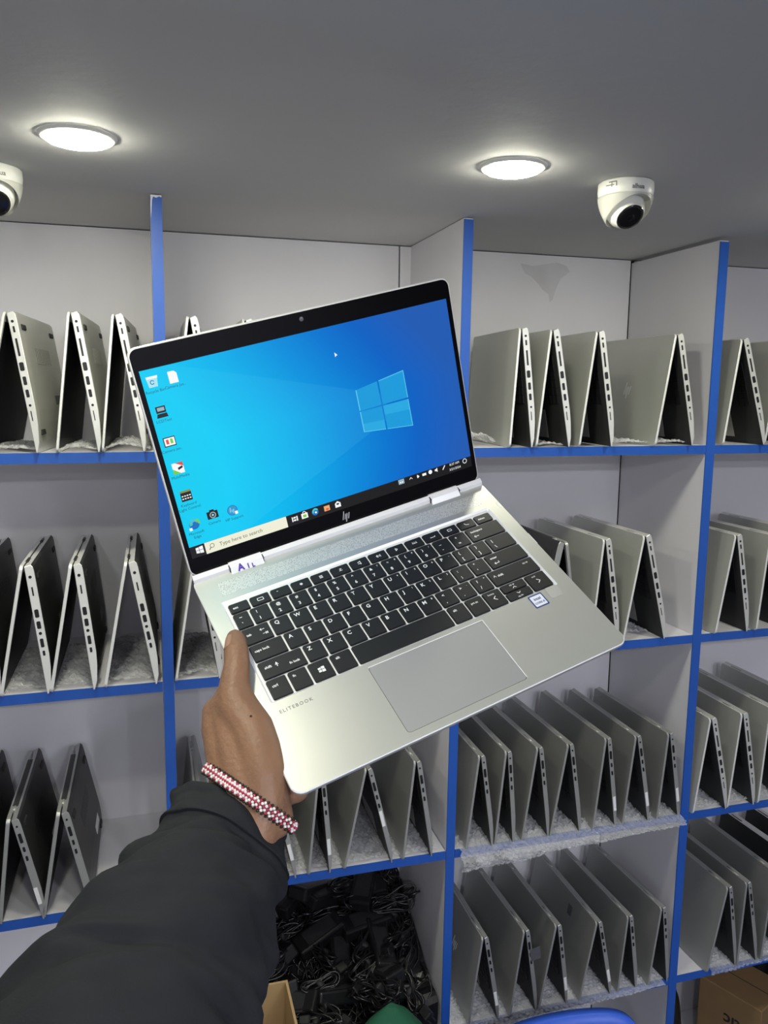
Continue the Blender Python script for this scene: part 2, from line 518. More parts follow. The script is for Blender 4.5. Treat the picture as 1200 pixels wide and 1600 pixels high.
def shelf_laptop(kind):
    root = empty('laptop')
    L = 1.0  # leg meshes are unit length in z and are scaled per laptop
    T = {1: 0.0125, 2: 0.0135, 3: 0.0095, 4: 0.0125}[kind]
    tl = {1: 0.0042, 2: 0.0055, 3: 0.0045, 4: 0.0065}[kind]
    shell = {1: M_SILVER, 2: M_EDGE, 3: M_EDGEGREY, 4: M_EDGEGREY}[kind]
    lidm = {1: M_LIDLIGHT, 2: M_DARKMETAL, 3: M_GREYMETAL, 4: M_GREYMETAL}[kind]
    under = {1: M_BASEUNDER, 2: M_DARKMETAL, 3: M_GREYMETAL, 4: M_DARKMETAL}[kind]
    Lr = {1: 0.208, 2: 0.207, 3: 0.190, 4: 0.183}[kind]
    # base: thick slab, wedge towards the front edge that stands on the shelf
    prof = [(0.0006, -0.002), (T * .75, 0.0), (T * .95, -0.004), (T, -0.012), (T, -0.70 * Lr), (T * .9, -0.80 * Lr), (T * .62, -0.93 * Lr), (0.0028, -Lr), (0.0006, -Lr)]
    bm = bmesh.new()
    add_prism(bm, [(x, z) for x, z in prof], 'y', 0, W0)
    bm.faces.ensure_lookup_table()
    for f in bm.faces:
        n = f.normal
        c = f.calc_center_median()
        if n.x > 0.6 and c.x > T * .5:
            f.material_index = 1
        if n.x < -0.6:
            f.material_index = 2
    bv = [e for e in bm.edges if abs(e.verts[0].co.y - e.verts[1].co.y) < 1e-6]
    bmesh.ops.bevel(bm, geom=bv, offset=0.0007, segments=1, affect='EDGES')
    base = link_mesh('base', bm, [shell, under, M_INNER_SHADED], root)
    # ports on the side that faces the room
    for (fz, w, l, rnd) in {1: PORTS1, 2: PORTS2, 3: PORTS3, 4: PORTS3}[kind]:
        xc = T * 0.48 if fz < 0.7 else T * 0.42
        bm = bmesh.new()
        if rnd:
            pts = [(xc + w / 2 * math.cos(k * math.pi / 5), -fz * Lr + w / 2 * math.sin(k * math.pi / 5)) for k in range(10)]
        else:
            pts = rrect(xc - w / 2, xc + w / 2, -fz * Lr - l / 2, -fz * Lr + l / 2, min(w, l) * .28, 2)
        add_prism(bm, pts, 'y', -0.0005, 0.001)
        link_mesh('port', bm, M_PORT, base)
    # keyboard on the inner face
    bm = bmesh.new()
    for r_ in range(6):
        for c_ in range(14):
            y0 = 0.018 + c_ * (W0 - 0.036) / 14
            z0 = -0.045 - r_ * 0.0145
            add_box(bm, -0.0005, 0.0008, y0 + .0008, y0 + (W0 - 0.036) / 14 - .0008, z0 - .013, z0)
    kb = link_mesh('keyboard', bm, M_KEYBED, base)
    kb['kind'] = 'stuff'
    box_obj('touchpad', 0.0003, 0.0008, W0 / 2 - .045, W0 / 2 + .045, -Lr + .012, -Lr + .065, M_BASEUNDER, base)
    # underside: feet and vents
    feet = [(0.03, -0.022), (W0 - 0.03, -0.022), (0.03, -0.86 * Lr), (W0 - 0.03, -0.86 * Lr)]
    if kind in (1, 2, 4):
        for (fy, fz) in feet:
            bm = bmesh.new()
            xx = T if fz > -0.5 * Lr else T * .78
            add_box(bm, xx - 0.001, xx + 0.0022, fy - .012, fy + .012, fz - .004, fz + .004, 0.0009, 1)
            link_mesh('rubber_foot', bm, M_RUBBER, base)
        bm = bmesh.new()
        for k in range(10):
            add_box(bm, T - .0004, T + .0003, W0 * .3 + k * .011, W0 * .3 + k * .011 + .006, -.075, -.05)
        v = link_mesh('vent', bm, mat('vent_grey', (0.26, 0.26, 0.24, 1), 0.6) if kind == 1 else M_PORT, base)
        v['kind'] = 'stuff'
        box_obj('bottom_label', T - .0003, T + .0003, W0 * .62, W0 * .82, -.14, -.125, M_PAPER if kind == 4 else M_LABELGREY, base)
    # lid: thin slab with rounded free corners
    bm = bmesh.new()
    rc = 0.007
    out = rrect(0, W0, -Lr, 0.0, rc, 4)
    add_prism(bm, [(y, z) for y, z in out], 'x', -tl, -0.0006)
    bm.faces.ensure_lookup_table()
    for f in bm.faces:
        if f.normal.x < -0.9:
            f.material_index = 1
    bmesh.ops.bevel(bm, geom=[e for e in bm.edges if abs(e.verts[0].co.x - e.verts[1].co.x) < 1e-6 and e.verts[0].co.x < -tl * .9], offset=0.0006, segments=1, affect='EDGES')
    lid = link_mesh('lid', bm, [M_EDGE if kind in (1, 2) else shell, lidm], root)
    box_obj('screen', -0.0007, -0.0001, 0.006, W0 - 0.006, -Lr + 0.006, -0.014, M_SCREENOFF, lid)
    # hinge barrels between the two
    for y0 in (0.03, W0 - 0.062):
        bm = bmesh.new()
        Mx = Matrix.Translation((0, y0, -0.001)) @ Matrix.Rotation(R(-90), 4, 'X')
        add_lathe(bm, [(0.0028, 0), (0.0028, 0.032)], 12, Mx)
        link_mesh('hinge', bm, {2: M_DARKMETAL}.get(kind, M_GREYMETAL), root)
    if kind == 4:
        box_obj('hinge_cover', -0.004, 0.005, 0.045, W0 - 0.045, -0.004, 0.002, M_DARKMETAL, root, 0.0015)
    return root, base, lid, Lr

def kids(o):
    return [c for c in COL.objects if c.parent == o]

protos = {}
CH = {}
def instance_laptop(kind, x, y, z, h, dl, dr, yaw, label, group, wscale, flip=False):
    if kind not in protos:
        protos[kind] = shelf_laptop(kind)
        root, base, lid, Lr = protos[kind]
        first = True
        CH[kind] = [(c, kids(c)) for c in kids(root)]
        parts = {c.name: c for c, _ in CH[kind]}
        r2, b2, l2 = root, base, lid
        others = [c for c, _ in CH[kind] if c not in (base, lid)]
    else:
        root, base, lid, Lr = protos[kind]
        r2 = root.copy()
        COL.objects.link(r2)
        others = []
        for c, gs in CH[kind]:
            c2 = c.copy()
            COL.objects.link(c2)
            c2.parent = r2
            for g in gs:
                g2 = g.copy()
                COL.objects.link(g2)
                g2.parent = c2
            if c == base:
                b2 = c2
            elif c == lid:
                l2 = c2
            else:
                others.append(c2)
    r2.location = (x, y, z)
    r2.rotation_euler = (0, 0, yaw)
    r2.scale = (1, wscale, 1)
    if flip:
        r2.rotation_euler = (0, 0, math.pi + yaw)
        r2.location = (x, y + W0 * wscale, z)
        dl, dr = dr, dl
    pb, pl = math.atan2(dr, h), math.atan2(dl, h)
    b2.location = (0, 0, h + 0.0008)
    b2.rotation_euler = (0, -pb, 0)
    b2.scale = (1, 1, math.hypot(h, dr) / Lr)
    l2.location = (0, 0, h + 0.0008)
    l2.rotation_euler = (0, pl, 0)
    l2.scale = (1, 1, math.hypot(h, dl) / Lr)
    for q in others:
        q.location = (q.location.x, q.location.y, h)
    tag(r2, label, 'laptop', group)
    return r2, b2, l2

# row, apex x, apex height, lid reach left, base reach right, kind, yaw deg, bay
LAPTOPS = [
 (1, -0.198, 0.205, 0.045, 0.030, 1, -4.5, 'A'), (1, -0.111, 0.208, 0.026, 0.030, 1, -3, 'A'), (1, -0.049, 0.207, 0.023, 0.034, 1, -3, 'A'),
 (1, 0.060, 0.207, 0.028, 0.034, 1, 0, 'B'), (1, 0.145, 0.206, 0.024, 0.034, 1, 0, 'B'),
 (1, 0.619, 0.207, 0.012, 0.025, 1, -5, 'C'), (1, 0.679, 0.206, 0.020, 0.038, 1, -5, 'C'), (1, 0.769, 0.206, 0.024, 0.035, 1, -5, 'C'), (1, 0.933, 0.205, 0.030, 0.045, 1, -2, 'C'),
 (1, 1.078, 0.200, 0.024, 0.060, 1, -5, 'D'), (1, 1.175, 0.200, 0.025, 0.061, 1, -5, 'D'),
 (2, -0.267, 0.205, 0.037, 0.023, 2, 0, 'A'), (2, -0.195, 0.206, 0.040, 0.023, 2, 0, 'A'), (2, -0.125, 0.205, 0.038, 0.021, 2, 0, 'A'), (2, -0.044, 0.204, 0.039, 0.035, 2, 0, 'A'),
 (2, 0.060, 0.207, 0.034, 0.032, 1, 0, 'B'),
 (2, 0.721, 0.202, 0.041, 0.032, 4, 0, 'C'), (2, 0.805, 0.204, 0.018, 0.035, 1, 0, 'C'), (2, 0.891, 0.207, 0.034, 0.054, 1, 0, 'C'),
 (2, 1.098, 0.200, 0.031, 0.040, 1, 0, 'D'), (2, 1.181, 0.197, 0.016, 0.045, 1, 0, 'D'), (2, 1.269, 0.199, 0.017, 0.055, 1, 0, 'D'),
 (3, -0.300, 0.184, 0.028, 0.030, 4, 0, 'A'), (3, -0.236, 0.179, 0.022, 0.038, 4, 0, 'A'), (3, -0.162, 0.180, 0.031, 0.037, 4, 0, 'A'),
 (3, 0.052, 0.173, 0.020, 0.035, 3, 0, 'B'), (3, 0.173, 0.193, 0.027, 0.043, 3, 0, 'B'), (3, 0.262, 0.192, 0.018, 0.016, 3, 0, 'B'), (3, 0.348, 0.189, 0.039, 0.046, 3, 0, 'B'), (3, 0.440, 0.192, 0.020, 0.031, 3, 0, 'B'),
 (3, 0.566, 0.187, 0.022, 0.027, 3, 0, 'C'), (3, 0.620, 0.189, 0.017, 0.017, 3, 0, 'C'), (3, 0.685, 0.189, 0.026, 0.026, 3, 1, 'C'), (3, 0.750, 0.188, 0.031, 0.030, 3, 1, 'C'), (3, 0.832, 0.190, 0.019, 0.027, 3, 1, 'C'), (3, 0.899, 0.187, 0.019, 0.036, 3, 0, 'C'), (3, 0.974, 0.184, 0.015, 0.032, 3, 2, 'C'),
 (3, 1.071, 0.204, 0.026, 0.050, 1, 0, 'D'), (3, 1.147, 0.207, 0.018, 0.043, 1, 0, 'D'), (3, 1.217, 0.212, 0.011, 0.048, 1, 0, 'D'), (3, 1.308, 0.214, 0.013, 0.046, 1, 0, 'D'),
 (4, 0.584, 0.187, 0.025, 0.034, 3, 0, 'C'), (4, 0.672, 0.185, 0.025, 0.029, 3, 2, 'C'), (4, 0.742, 0.183, 0.032, 0.027, 3, 1, 'C'), (4, 0.834, 0.172, 0.032, 0.036, 3, 0, 'C'), (4, 0.906, 0.172, 0.015, 0.025, 3, 2, 'C'), (4, 0.985, 0.176, 0.022, 0.022, 3, 3, 'C'),
 (4, 1.147, 0.194, 0.038, 0.032, 3, 2, 'D'), (4, 1.195, 0.196, 0.008, 0.039, 3, 2, 'D'), (4, 1.265, 0.210, 0.016, 0.049, 3, 2, 'D'), (4, 1.352, 0.205, 0.020, 0.035, 2, 2, 'D'), (4, 1.43, 0.205, 0.024, 0.035, 2, 2, 'D')]
ROWN = {1: 'top shelf', 2: 'second shelf', 3: 'third shelf', 4: 'lowest shelf'}
BAYN = {'A': 'far left bay', 'B': 'centre left bay', 'C': 'centre right bay', 'D': 'far right bay'}
ORD = ['leftmost', 'second from left', 'third from left', 'fourth from left', 'fifth from left', 'sixth from left', 'seventh from left']
LOOK = {1: 'silver', 2: 'black-bottomed', 3: 'grey metal', 4: 'older dark grey'}
count = {}
built = []
for (row, x, h, dl, dr, kind, yaw, bay) in LAPTOPS:
    key = (row, bay)
    tot = sum(1 for l in LAPTOPS if (l[0], l[7]) == key)
    i = count.get(key, 0)
    count[key] = i + 1
    pos = 'only one' if tot == 1 else ('rightmost' if i == tot - 1 else ORD[i])
    lab = '%s laptop tented on %s of the %s, %s' % (LOOK[kind], ROWN[row], BAYN[bay], pos)
    flip = (row, i, bay) == (2, 0, 'C')
    yf = -0.012
    built.append(instance_laptop(kind, x, yf, SHELF[row], h, dl, dr, R(yaw), lab, 'tented laptops on the shelves', 1.0, flip) + (row, i, bay))

# lid emblems, stickers, tape
def on_lid(row, i, bay, fn, name, material):
    for r2, b2, l2, rw, ii, by in built:
        if (rw, ii, by) == (row, i, bay):
            bm = bmesh.new()
            fn(bm)
            return link_mesh(name, bm, material, l2)
def on_base(row, i, bay, fn, name, material):
    for r2, b2, l2, rw, ii, by in built:
        if (rw, ii, by) == (row, i, bay):
            bm = bmesh.new()
            fn(bm)
            return link_mesh(name, bm, material, b2)
ML = Matrix(((0, 0, -1, -0.0042), (-1, 0, 0, 0), (0, 1, 0, 0), (0, 0, 0, 1)))
def lidlogo(yc, zc, h, t):
    def fn(bm):
        b2 = bmesh.new()
        slash_logo(b2, 0, 0, h)
        # local (x,y) -> (-y axis, z axis) on the outer face x=-t
        Mx = Matrix(((0, 0, -1, -t), (-1, 0, 0, yc), (0, 1, 0, zc), (0, 0, 0, 1)))
        merge(bm, b2, Mx)
        bmesh.ops.recalc_face_normals(bm, faces=bm.faces[:])
    return fn
on_lid(1, 3, 'C', lidlogo(0.131, -0.105, 0.026, 0.0042), 'lid_emblem', M_BRIGHT)
on_lid(4, 0, 'C', lidlogo(0.110, -0.09, 0.026, 0.0045), 'lid_emblem', M_BRIGHT)
on_lid(3, 2, 'B', lambda bm: add_box(bm, -.0049, -.0045, .062, .078, -.062, -.040), 'paper_label', M_PAPER)
on_lid(4, 3, 'C', lambda bm: add_box(bm, -.0049, -.0045, .085, .101, -.050, -.026), 'paper_label', M_LABELGREY)
on_base(4, 1, 'C', lambda bm: add_box(bm, .004, .026, -.0012, -.0006, -.072, -.045), 'paper_tag', M_LABELGREY)
for key in ((3, 2, 'B'), (3, 3, 'B'), (3, 4, 'C'), (3, 5, 'C'), (3, 6, 'C'), (3, 0, 'B'), (4, 2, 'C'), (4, 3, 'C'), (4, 0, 'C'), (3, 1, 'A'), (3, 1, 'B')):
    zz = -0.125 if key != (3, 3, 'B') else -0.085
    on_base(*key, lambda bm: add_box(bm, .0012, .0072, -.0011, -.0004, zz - .03, zz), 'tape_strip', M_TAPE)

# ------------------------------------------------------------------ bubble wrap
def bubble_wrap(x0, x1, y0, y1, z, label, amp=0.006, drape=0.0, seed=0, step=0.0042, ragged=0.0, puff=0.0, crinkle=0.0012):
    brng = random.Random(seed)
    o = empty('bubble_wrap', ((x0 + x1) / 2, (y0 + y1) / 2, z))
    ox, oy, oz = o.location
    nx = max(4, int((x1 - x0) / step))
    total = (y1 - y0) + drape
    ny = max(4, int(total / step))
    bm = bmesh.new()
    g = []
    for i in range(nx + 1):
        row = []
        for j in range(ny + 1):
            x = x0 + (x1 - x0) * i / nx
            s = total * j / ny          # from the back edge to the hanging front edge
            nz = noise.noise(Vector((x * 22 + seed, s * 22, seed * 3.1)))
            nz2 = noise.noise(Vector((x * 60 + seed, s * 60, 7 + seed)))
            bump = amp * (0.5 + 0.5 * nz) + amp * 0.5 * abs(nz2)
            px, py = x / 0.011, s / 0.0095
            if int(math.floor(py)) % 2:
                px += 0.5
            dx, dy = px - math.floor(px) - .5, py - math.floor(py) - .5
            d2 = dx * dx + dy * dy
            bub = 0.0035 * math.sqrt(max(0, 1 - d2 / 0.17))
            jx, jy, jz = (brng.uniform(-1, 1) * crinkle for _ in range(3))
            bub += jz + crinkle
            x += jx * .8
            if drape and s > (y1 - y0):
                dd = s - (y1 - y0)
                rag = 1 - ragged * (0.5 + 0.5 * noise.noise(Vector((x * 9 + seed, 0.3, 2))))
                taper = 1.0 - 0.62 * max(0, (x - x0) / (x1 - x0)) if ragged else 1
                yy = y0 - 0.004 - bump - bub - puff * math.sin(min(1, dd / drape) * math.pi) 
                zz = z + 0.004 - dd * rag * taper
                row.append(bm.verts.new((x - ox, yy - oy, zz - oz)))
            else:
                yy = y1 - s
                e = min(1, (x - x0) / .02, (x1 - x) / .02, s / .02)
                row.append(bm.verts.new((x - ox, yy - oy, 0.0008 + (bump * (0.35 + .65 * e)) + bub)))
        g.append(row)
    for i in range(nx):
        for j in range(ny):
            f = bm.faces.new((g[i][j], g[i + 1][j], g[i + 1][j + 1], g[i][j + 1]))
            f.smooth = False
    link_mesh('film', bm, M_BUBBLE, o)
    tag(o, label, 'bubble wrap', 'bubble wrap under the laptops')
    return o
S1, S2, S3, S4 = (SHELF[k] for k in (1, 2, 3, 4))
bubble_wrap(-0.245, -0.172, 0.0, 0.16, S1, 'bubble wrap under the leftmost laptop of the top shelf', 0.009, seed=1)
bubble_wrap(-0.135, -0.083, 0.0, 0.18, S1, 'bubble wrap under the second laptop of the top shelf', 0.009, seed=2)
bubble_wrap(-0.07, -0.004, 0.0, 0.2, S1, 'bubble wrap heaped beside the divider on the top left shelf', 0.015, seed=3)
bubble_wrap(0.535, 0.60, 0.03, 0.17, S1, 'crumpled wrap beside the middle divider on the top shelf', 0.024, seed=4)
bubble_wrap(0.665, 0.716, 0.0, 0.2, S1, 'wrap under the second laptop right of the middle divider', 0.006, seed=5)
bubble_wrap(0.83, 0.90, 0.01, 0.16, S1, 'wrap lying in the gap before the wide lid on the top shelf', 0.010, seed=6)
bubble_wrap(0.905, 0.976, 0.0, 0.2, S1, 'wrap under the rightmost laptop of the third bay, top shelf', 0.013, seed=7)
bubble_wrap(-0.235, -0.175, 0.004, 0.22, S2, 'glossy wrap under the second dark laptop on the left', 0.008, seed=8)
bubble_wrap(-0.16, -0.106, 0.004, 0.22, S2, 'glossy wrap under the third dark laptop on the left', 0.010, seed=9)
bubble_wrap(-0.082, -0.012, 0.004, 0.24, S2, 'glossy wrap under the dark laptop next to the blue divider', 0.012, seed=10)
bubble_wrap(0.03, 0.09, 0.004, 0.24, S2, 'glossy wrap under the laptop left of the thumb', 0.010, seed=11)
bubble_wrap(0.86, 0.94, 0.03, 0.22, S2, 'wrap under the laptop beside the held laptop corner', 0.007, seed=12)
bubble_wrap(0.13, 0.49, 0.004, 0.25, S3, 'wide sheet of bubble wrap on the third shelf below the held laptop', 0.006, seed=13)
bubble_wrap(0.53, 1.015, 0.0, 0.25, S3, 'bubble wrap sheet hanging over the third shelf edge in a thick fringe', 0.006, drape=0.055, seed=14, ragged=0.35, puff=0.016, crinkle=0.0032, step=0.0036)
bubble_wrap(1.05, 1.40, 0.004, 0.25, S3, 'bubble wrap sheet on the third shelf of the far right bay', 0.006, seed=15)
bubble_wrap(0.53, 1.0, 0.0, 0.25, S4, 'bubble wrap sheet on the lowest shelf behind the blue chair', 0.006, drape=0.03, seed=16, ragged=0.5, puff=0.005)
bubble_wrap(1.12, 1.40, 0.0, 0.22, S4, 'bubble wrap sheet on the lowest shelf of the far right bay', 0.006, drape=0.015, seed=17, ragged=0.3)

# folded tan paper inside the open laptop of the far right bay
bm = bmesh.new()
add_prism(bm, [(1.062, S1 + .002), (1.085, S1 + .001), (1.084, S1 + .012), (1.074, S1 + .062), (1.069, S1 + .060)], 'y', 0.06, 0.12)
tag(link_mesh('paper_scrap', bm, M_TAN), 'folded tan paper inside the tented laptop of the far right bay', 'paper')

# ------------------------------------------------------------------ held laptop
X_ = Vector((0.9569822, 0.14660802, 0.25038201))
Y_ = Vector((-0.25809525, 0.82439204, 0.50375055))
Z_ = Vector((-0.13255907, -0.54670272, 0.82676734))
O_ = Vector((0.02929174, -0.588915, -0.15659157))
MW = Matrix.Identity(4)
for i in range(3):
    MW[i][0], MW[i][1], MW[i][2], MW[i][3] = X_[i], Y_[i], Z_[i], O_[i]
held = empty('held_laptop')
held.matrix_world = MW
tag(held, 'open silver laptop held up in the left hand, bright blue desktop on screen', 'laptop')
mm = 0.001
BW, BD, BT = 305.8, 229.0, 13.5
KW = (14.0, 291.5, 36.5, 150.5)        # keyboard well x0 x1 y0 y1 (front-positive)
TP = (96.5, 206.8, 154.8, 221.5)       # touchpad

def P3(x, yf, z):
    return Vector((x * mm, -yf * mm, z * mm))

def plate_with_holes(outer, holes, z):
    bm = bmesh.new()
    loops = []
    for lp in [outer] + holes:
        vs_ = [bm.verts.new((x * mm, -y * mm, z * mm)) for x, y in lp]
        loops.append(vs_)
        for k in range(len(vs_)):
            bm.edges.new((vs_[k], vs_[(k + 1) % len(vs_)]))
    bmesh.ops.triangle_fill(bm, use_beauty=True, use_dissolve=False, edges=bm.edges[:], normal=(0, 0, 1))
    return bm, loops

out = rrect(0, BW, 0.5, BD, 9, 6)
kh = rrect(*KW, 1.2, 2)
th_ = rrect(TP[0] - .5, TP[1] + .5, TP[2] - .5, TP[3] + .5, 3, 3)
bm, loops = plate_with_holes(out, [kh, th_], 0)
for f in bm.faces:
    if f.normal.z < 0:
        f.normal_flip()
# outer wall: tiny bright chamfer, side, belly
prev = loops[0]
def ring(inset, z):
    return [bm.verts.new(P3(BW / 2 + (x - BW / 2) * (1 - inset / (BW / 2)), BD / 2 + (y - BD / 2) * (1 - inset / (BD / 2)), z)) for x, y in out]
for inset, z, mi in ((-0.7, -0.8, 1), (-0.8, -3.0, 0), (1.5, -8.0, 0), (8.0, -BT, 0)):
    nr = ring(inset, z)
    for k in range(len(nr)):
        f = bm.faces.new((prev[k], nr[k], nr[(k + 1) % len(nr)], prev[(k + 1) % len(nr)]))
        f.material_index = mi
    prev = nr
bm.faces.new(prev)
# well walls
for lp, dep_, ins in ((loops[1], -1.6, 1.6), (loops[2], -0.9, 0.05)):
    cx = sum(v.co.x for v in lp) / len(lp)
    cy = sum(v.co.y for v in lp) / len(lp)
    hx = max(abs(v.co.x - cx) for v in lp)
    hy = max(abs(v.co.y - cy) for v in lp)
    low = [bm.verts.new((cx + (v.co.x - cx) * (1 - ins * mm / hx), cy + (v.co.y - cy) * (1 - ins * mm / hy), dep_ * mm)) for v in lp]
    for k in range(len(lp)):
        f = bm.faces.new((lp[k], lp[(k + 1) % len(lp)], low[(k + 1) % len(lp)], low[k]))
        f.material_index = 1
    f = bm.faces.new(low)
    f.material_index = 2 if ins > 1 else 3
bmesh.ops.recalc_face_normals(bm, faces=bm.faces[:])
base = link_mesh('base', bm, [M_DECK, M_BRIGHT, M_TRAY, M_PORT], held)

bm = bmesh.new()
add_prism(bm, [(x * mm, -y * mm) for x, y in rrect(TP[0], TP[1], TP[2], TP[3], 2.6, 4)], 'z', -0.8 * mm, -0.25 * mm)
link_mesh('touchpad', bm, M_PAD, held)
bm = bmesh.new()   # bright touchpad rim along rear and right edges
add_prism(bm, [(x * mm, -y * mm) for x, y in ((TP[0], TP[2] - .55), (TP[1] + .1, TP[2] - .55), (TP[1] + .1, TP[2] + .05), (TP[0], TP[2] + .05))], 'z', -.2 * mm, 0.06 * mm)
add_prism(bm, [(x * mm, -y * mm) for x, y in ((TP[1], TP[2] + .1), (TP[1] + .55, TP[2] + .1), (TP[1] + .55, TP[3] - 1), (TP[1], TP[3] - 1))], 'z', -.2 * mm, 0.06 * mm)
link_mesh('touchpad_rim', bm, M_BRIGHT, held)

# speaker grille: perforated strip
def grille_material():
    mt = bpy.data.materials.new('speaker_perforation')
    mt.use_nodes = True
    nt = mt.node_tree
    b = nt.nodes['Principled BSDF']
    b.inputs['Metallic'].default_value = 0.5
    b.inputs['Roughness'].default_value = 0.42
    tc = nt.nodes.new('ShaderNodeTexCoord')
    v = nt.nodes.new('ShaderNodeTexVoronoi')
    v.inputs['Scale'].default_value = 800
    v.inputs['Randomness'].default_value = 0.75
    nt.links.new(tc.outputs['Object'], v.inputs['Vector'])
    cr_ = nt.nodes.new('ShaderNodeValToRGB')
    cr_.color_ramp.elements[0].position = 0.22
    cr_.color_ramp.elements[0].color = (0.36, 0.365, 0.345, 1)
    cr_.color_ramp.elements[1].position = 0.42
    cr_.color_ramp.elements[1].color = (0.70, 0.71, 0.67, 1)
    nt.links.new(v.outputs['Distance'], cr_.inputs[0])
    nt.links.new(cr_.outputs[0], b.inputs['Base Color'])
    return mt
bm = bmesh.new()
add_prism(bm, [(x * mm, -y * mm) for x, y in rrect(18, 290, 14, 30, 1, 2)], 'z', -0.3 * mm, 0.12 * mm)
link_mesh('speaker_grille', bm, grille_material(), held)

# slot marks on deck edges and fingerprint reader
box_obj('microphone_slot', 302.4 * mm, 304 * mm, -42 * mm, -34 * mm, -.3 * mm, .15 * mm, M_PAPER, held)
box_obj('side_button', 305.6 * mm, 306.8 * mm, -99 * mm, -84 * mm, -2.6 * mm, -.6 * mm, M_BRIGHT, held)
bm = bmesh.new()
add_prism(bm, [(x * mm, -y * mm) for x, y in rrect(277, 289, 149.5, 162, .8, 2)], 'z', -.2 * mm, .12 * mm)
fp = link_mesh('fingerprint_reader', bm, mat('fingerprint_pad', (0.58, 0.59, 0.56, 1), 0.45, metal=0.55), held)
# processor badge
bm = bmesh.new()
add_prism(bm, [(x * mm, -y * mm) for x, y in rrect(257, 271.5, 151.3, 165.5, .8, 2)], 'z', -.1 * mm, .14 * mm)
bd = link_mesh('processor_badge', bm, mat('badge_blue', (0.04, 0.06, 0.22, 1), 0.3), held)
bm = bmesh.new()
add_prism(bm, [(x * mm, -y * mm) for x, y in rrect(258.2, 270.3, 152.5, 164.3, .5, 2)], 'z', .1 * mm, .18 * mm)
link_mesh('badge_face', bm, mat('badge_white', (0.78, 0.8, 0.86, 1), 0.3), bd)
bm = bmesh.new()
text_bm(bm, 'intel', 264.2 * mm, -157.6 * mm, 4.2 * mm, .2 * mm, align='CENTER', bold=.00008)
text_bm(bm, 'CORE i5', 264.2 * mm, -161.8 * mm, 2.8 * mm, .2 * mm, align='CENTER', bold=.00005)
link_mesh('badge_text', bm, mat('badge_print', (0.05, 0.09, 0.3, 1), 0.4), bd)
# maker's lettering on the palm rest
bm = bmesh.new()
text_bm(bm, 'ELITEBOOK', 16.6 * mm, -162.2 * mm, 4.3 * mm, .02 * mm, spacing=1.32, bold=.00004)
link_mesh('palm_rest_lettering', bm, M_PRINTGREY, held)

# ---- keys
def arrow(bm, x, y, dx, dy, s):
    px, py = -dy, dx
    add_prism(bm, [(x + dx * s, y + dy * s), (x + px * s * .6 - dx * s * .1, y + py * s * .6 - dy * s * .1), (x + px * s * .6 - dx * s * .4, y + py * s * .6 - dy * s * .4), (x + dx * s * .45, y + dy * s * .45), (x - px * s * .6 - dx * s * .4, y - py * s * .6 - dy * s * .4), (x - px * s * .6 - dx * s * .1, y - py * s * .6 - dy * s * .1)], 'z', 0, .08 * mm)

def strokes(bm, segs, w):
    for (xa, ya, xb, yb) in segs:
        d = Vector((xb - xa, yb - ya))
        n = Vector((-d.y, d.x)).normalized() * w / 2
        add_prism(bm, [(xa + n.x, ya + n.y), (xa - n.x, ya - n.y), (xb - n.x, yb - n.y), (xb + n.x, yb + n.y)], 'z', 0, .08 * mm)

def add_key(x0, x1, y0, y1, legend=None, splits=False):
    bm = bmesh.new()
    cx, cy = (x0 + x1) / 2, (y0 + y1) / 2
    top = rrect(x0 + .45, x1 - .45, y0 + .45, y1 - .45, 1.0, 2)
    bot = rrect(x0, x1, y0, y1, 1.2, 2)
    T_ = [bm.verts.new(P3(x - cx, y - cy, 0.45)) for x, y in top]
    B_ = [bm.verts.new(P3(x - cx, y - cy, -1.4)) for x, y in bot]
    # slightly dished top
    bm.faces.new(T_)
    bm.faces.new(B_[::-1])
    for k in range(len(T_)):
        bm.faces.new((B_[k], B_[(k + 1) % len(T_)], T_[(k + 1) % len(T_)], T_[k]))
    bmesh.ops.recalc_face_normals(bm, faces=bm.faces[:])
    key = link_mesh('key', bm, M_KEY, held)
    key.location = P3(cx, cy, 0)
    if legend:
        bm = bmesh.new()
        legend(bm, (x1 - x0), (y1 - y0))
        if len(bm.verts):
            bmesh.ops.translate(bm, verts=bm.verts[:], vec=(0, 0, .46 * mm))
            link_mesh('legend', bm, M_LEGEND, key)
        else:
            bm.free()
    return key

def L_letter(ch, sub=None):
    def fn(bm, w, h):
        text_bm(bm, ch, (-w / 2 + 3.2) * mm, (h / 2 - 6.6) * mm, 5.2 * mm, bold=.00010)
        if sub:
            text_bm(bm, sub, (w / 2 - 4.2) * mm, (h / 2 - 4.4) * mm, 2.6 * mm, bold=.00004)
    return fn
def L_pair(up, lo, sub=None):
    def fn(bm, w, h):
        text_bm(bm, up, (-w / 2 + 4.6) * mm, (h / 2 - 6.4) * mm, 4.2 * mm, bold=.00009)
        text_bm(bm, lo, (-w / 2 + 4.6) * mm, (h / 2 - 14.0) * mm, 4.6 * mm, bold=.00009)
        if sub:
            text_bm(bm, sub, (w / 2 - 4.2) * mm, (h / 2 - 4.4) * mm, 2.6 * mm, bold=.00004)
    return fn
def L_word(s, dx=2.6, dy=None, size=3.0, extra=None):
    def fn(bm, w, h):
        text_bm(bm, s, (-w / 2 + dx) * mm, ((h / 2 - 7.0) if dy is None else dy) * mm, size * mm, bold=.00006)
        if extra:
            text_bm(bm, extra[0], (w / 2 - extra[1]) * mm, extra[2] * mm, size * .92 * mm, bold=.00005)
    return fn
def L_icon(segs, w=.55):
    def fn(bm, W_, H_):
        strokes(bm, [tuple(v * mm for v in s) for s in segs], w * mm)
    return fn
ROW = [42.2, 54.4, 73.2, 92.0, 110.8, 129.9, 148.6]
gx = 1.5
p = 18.27
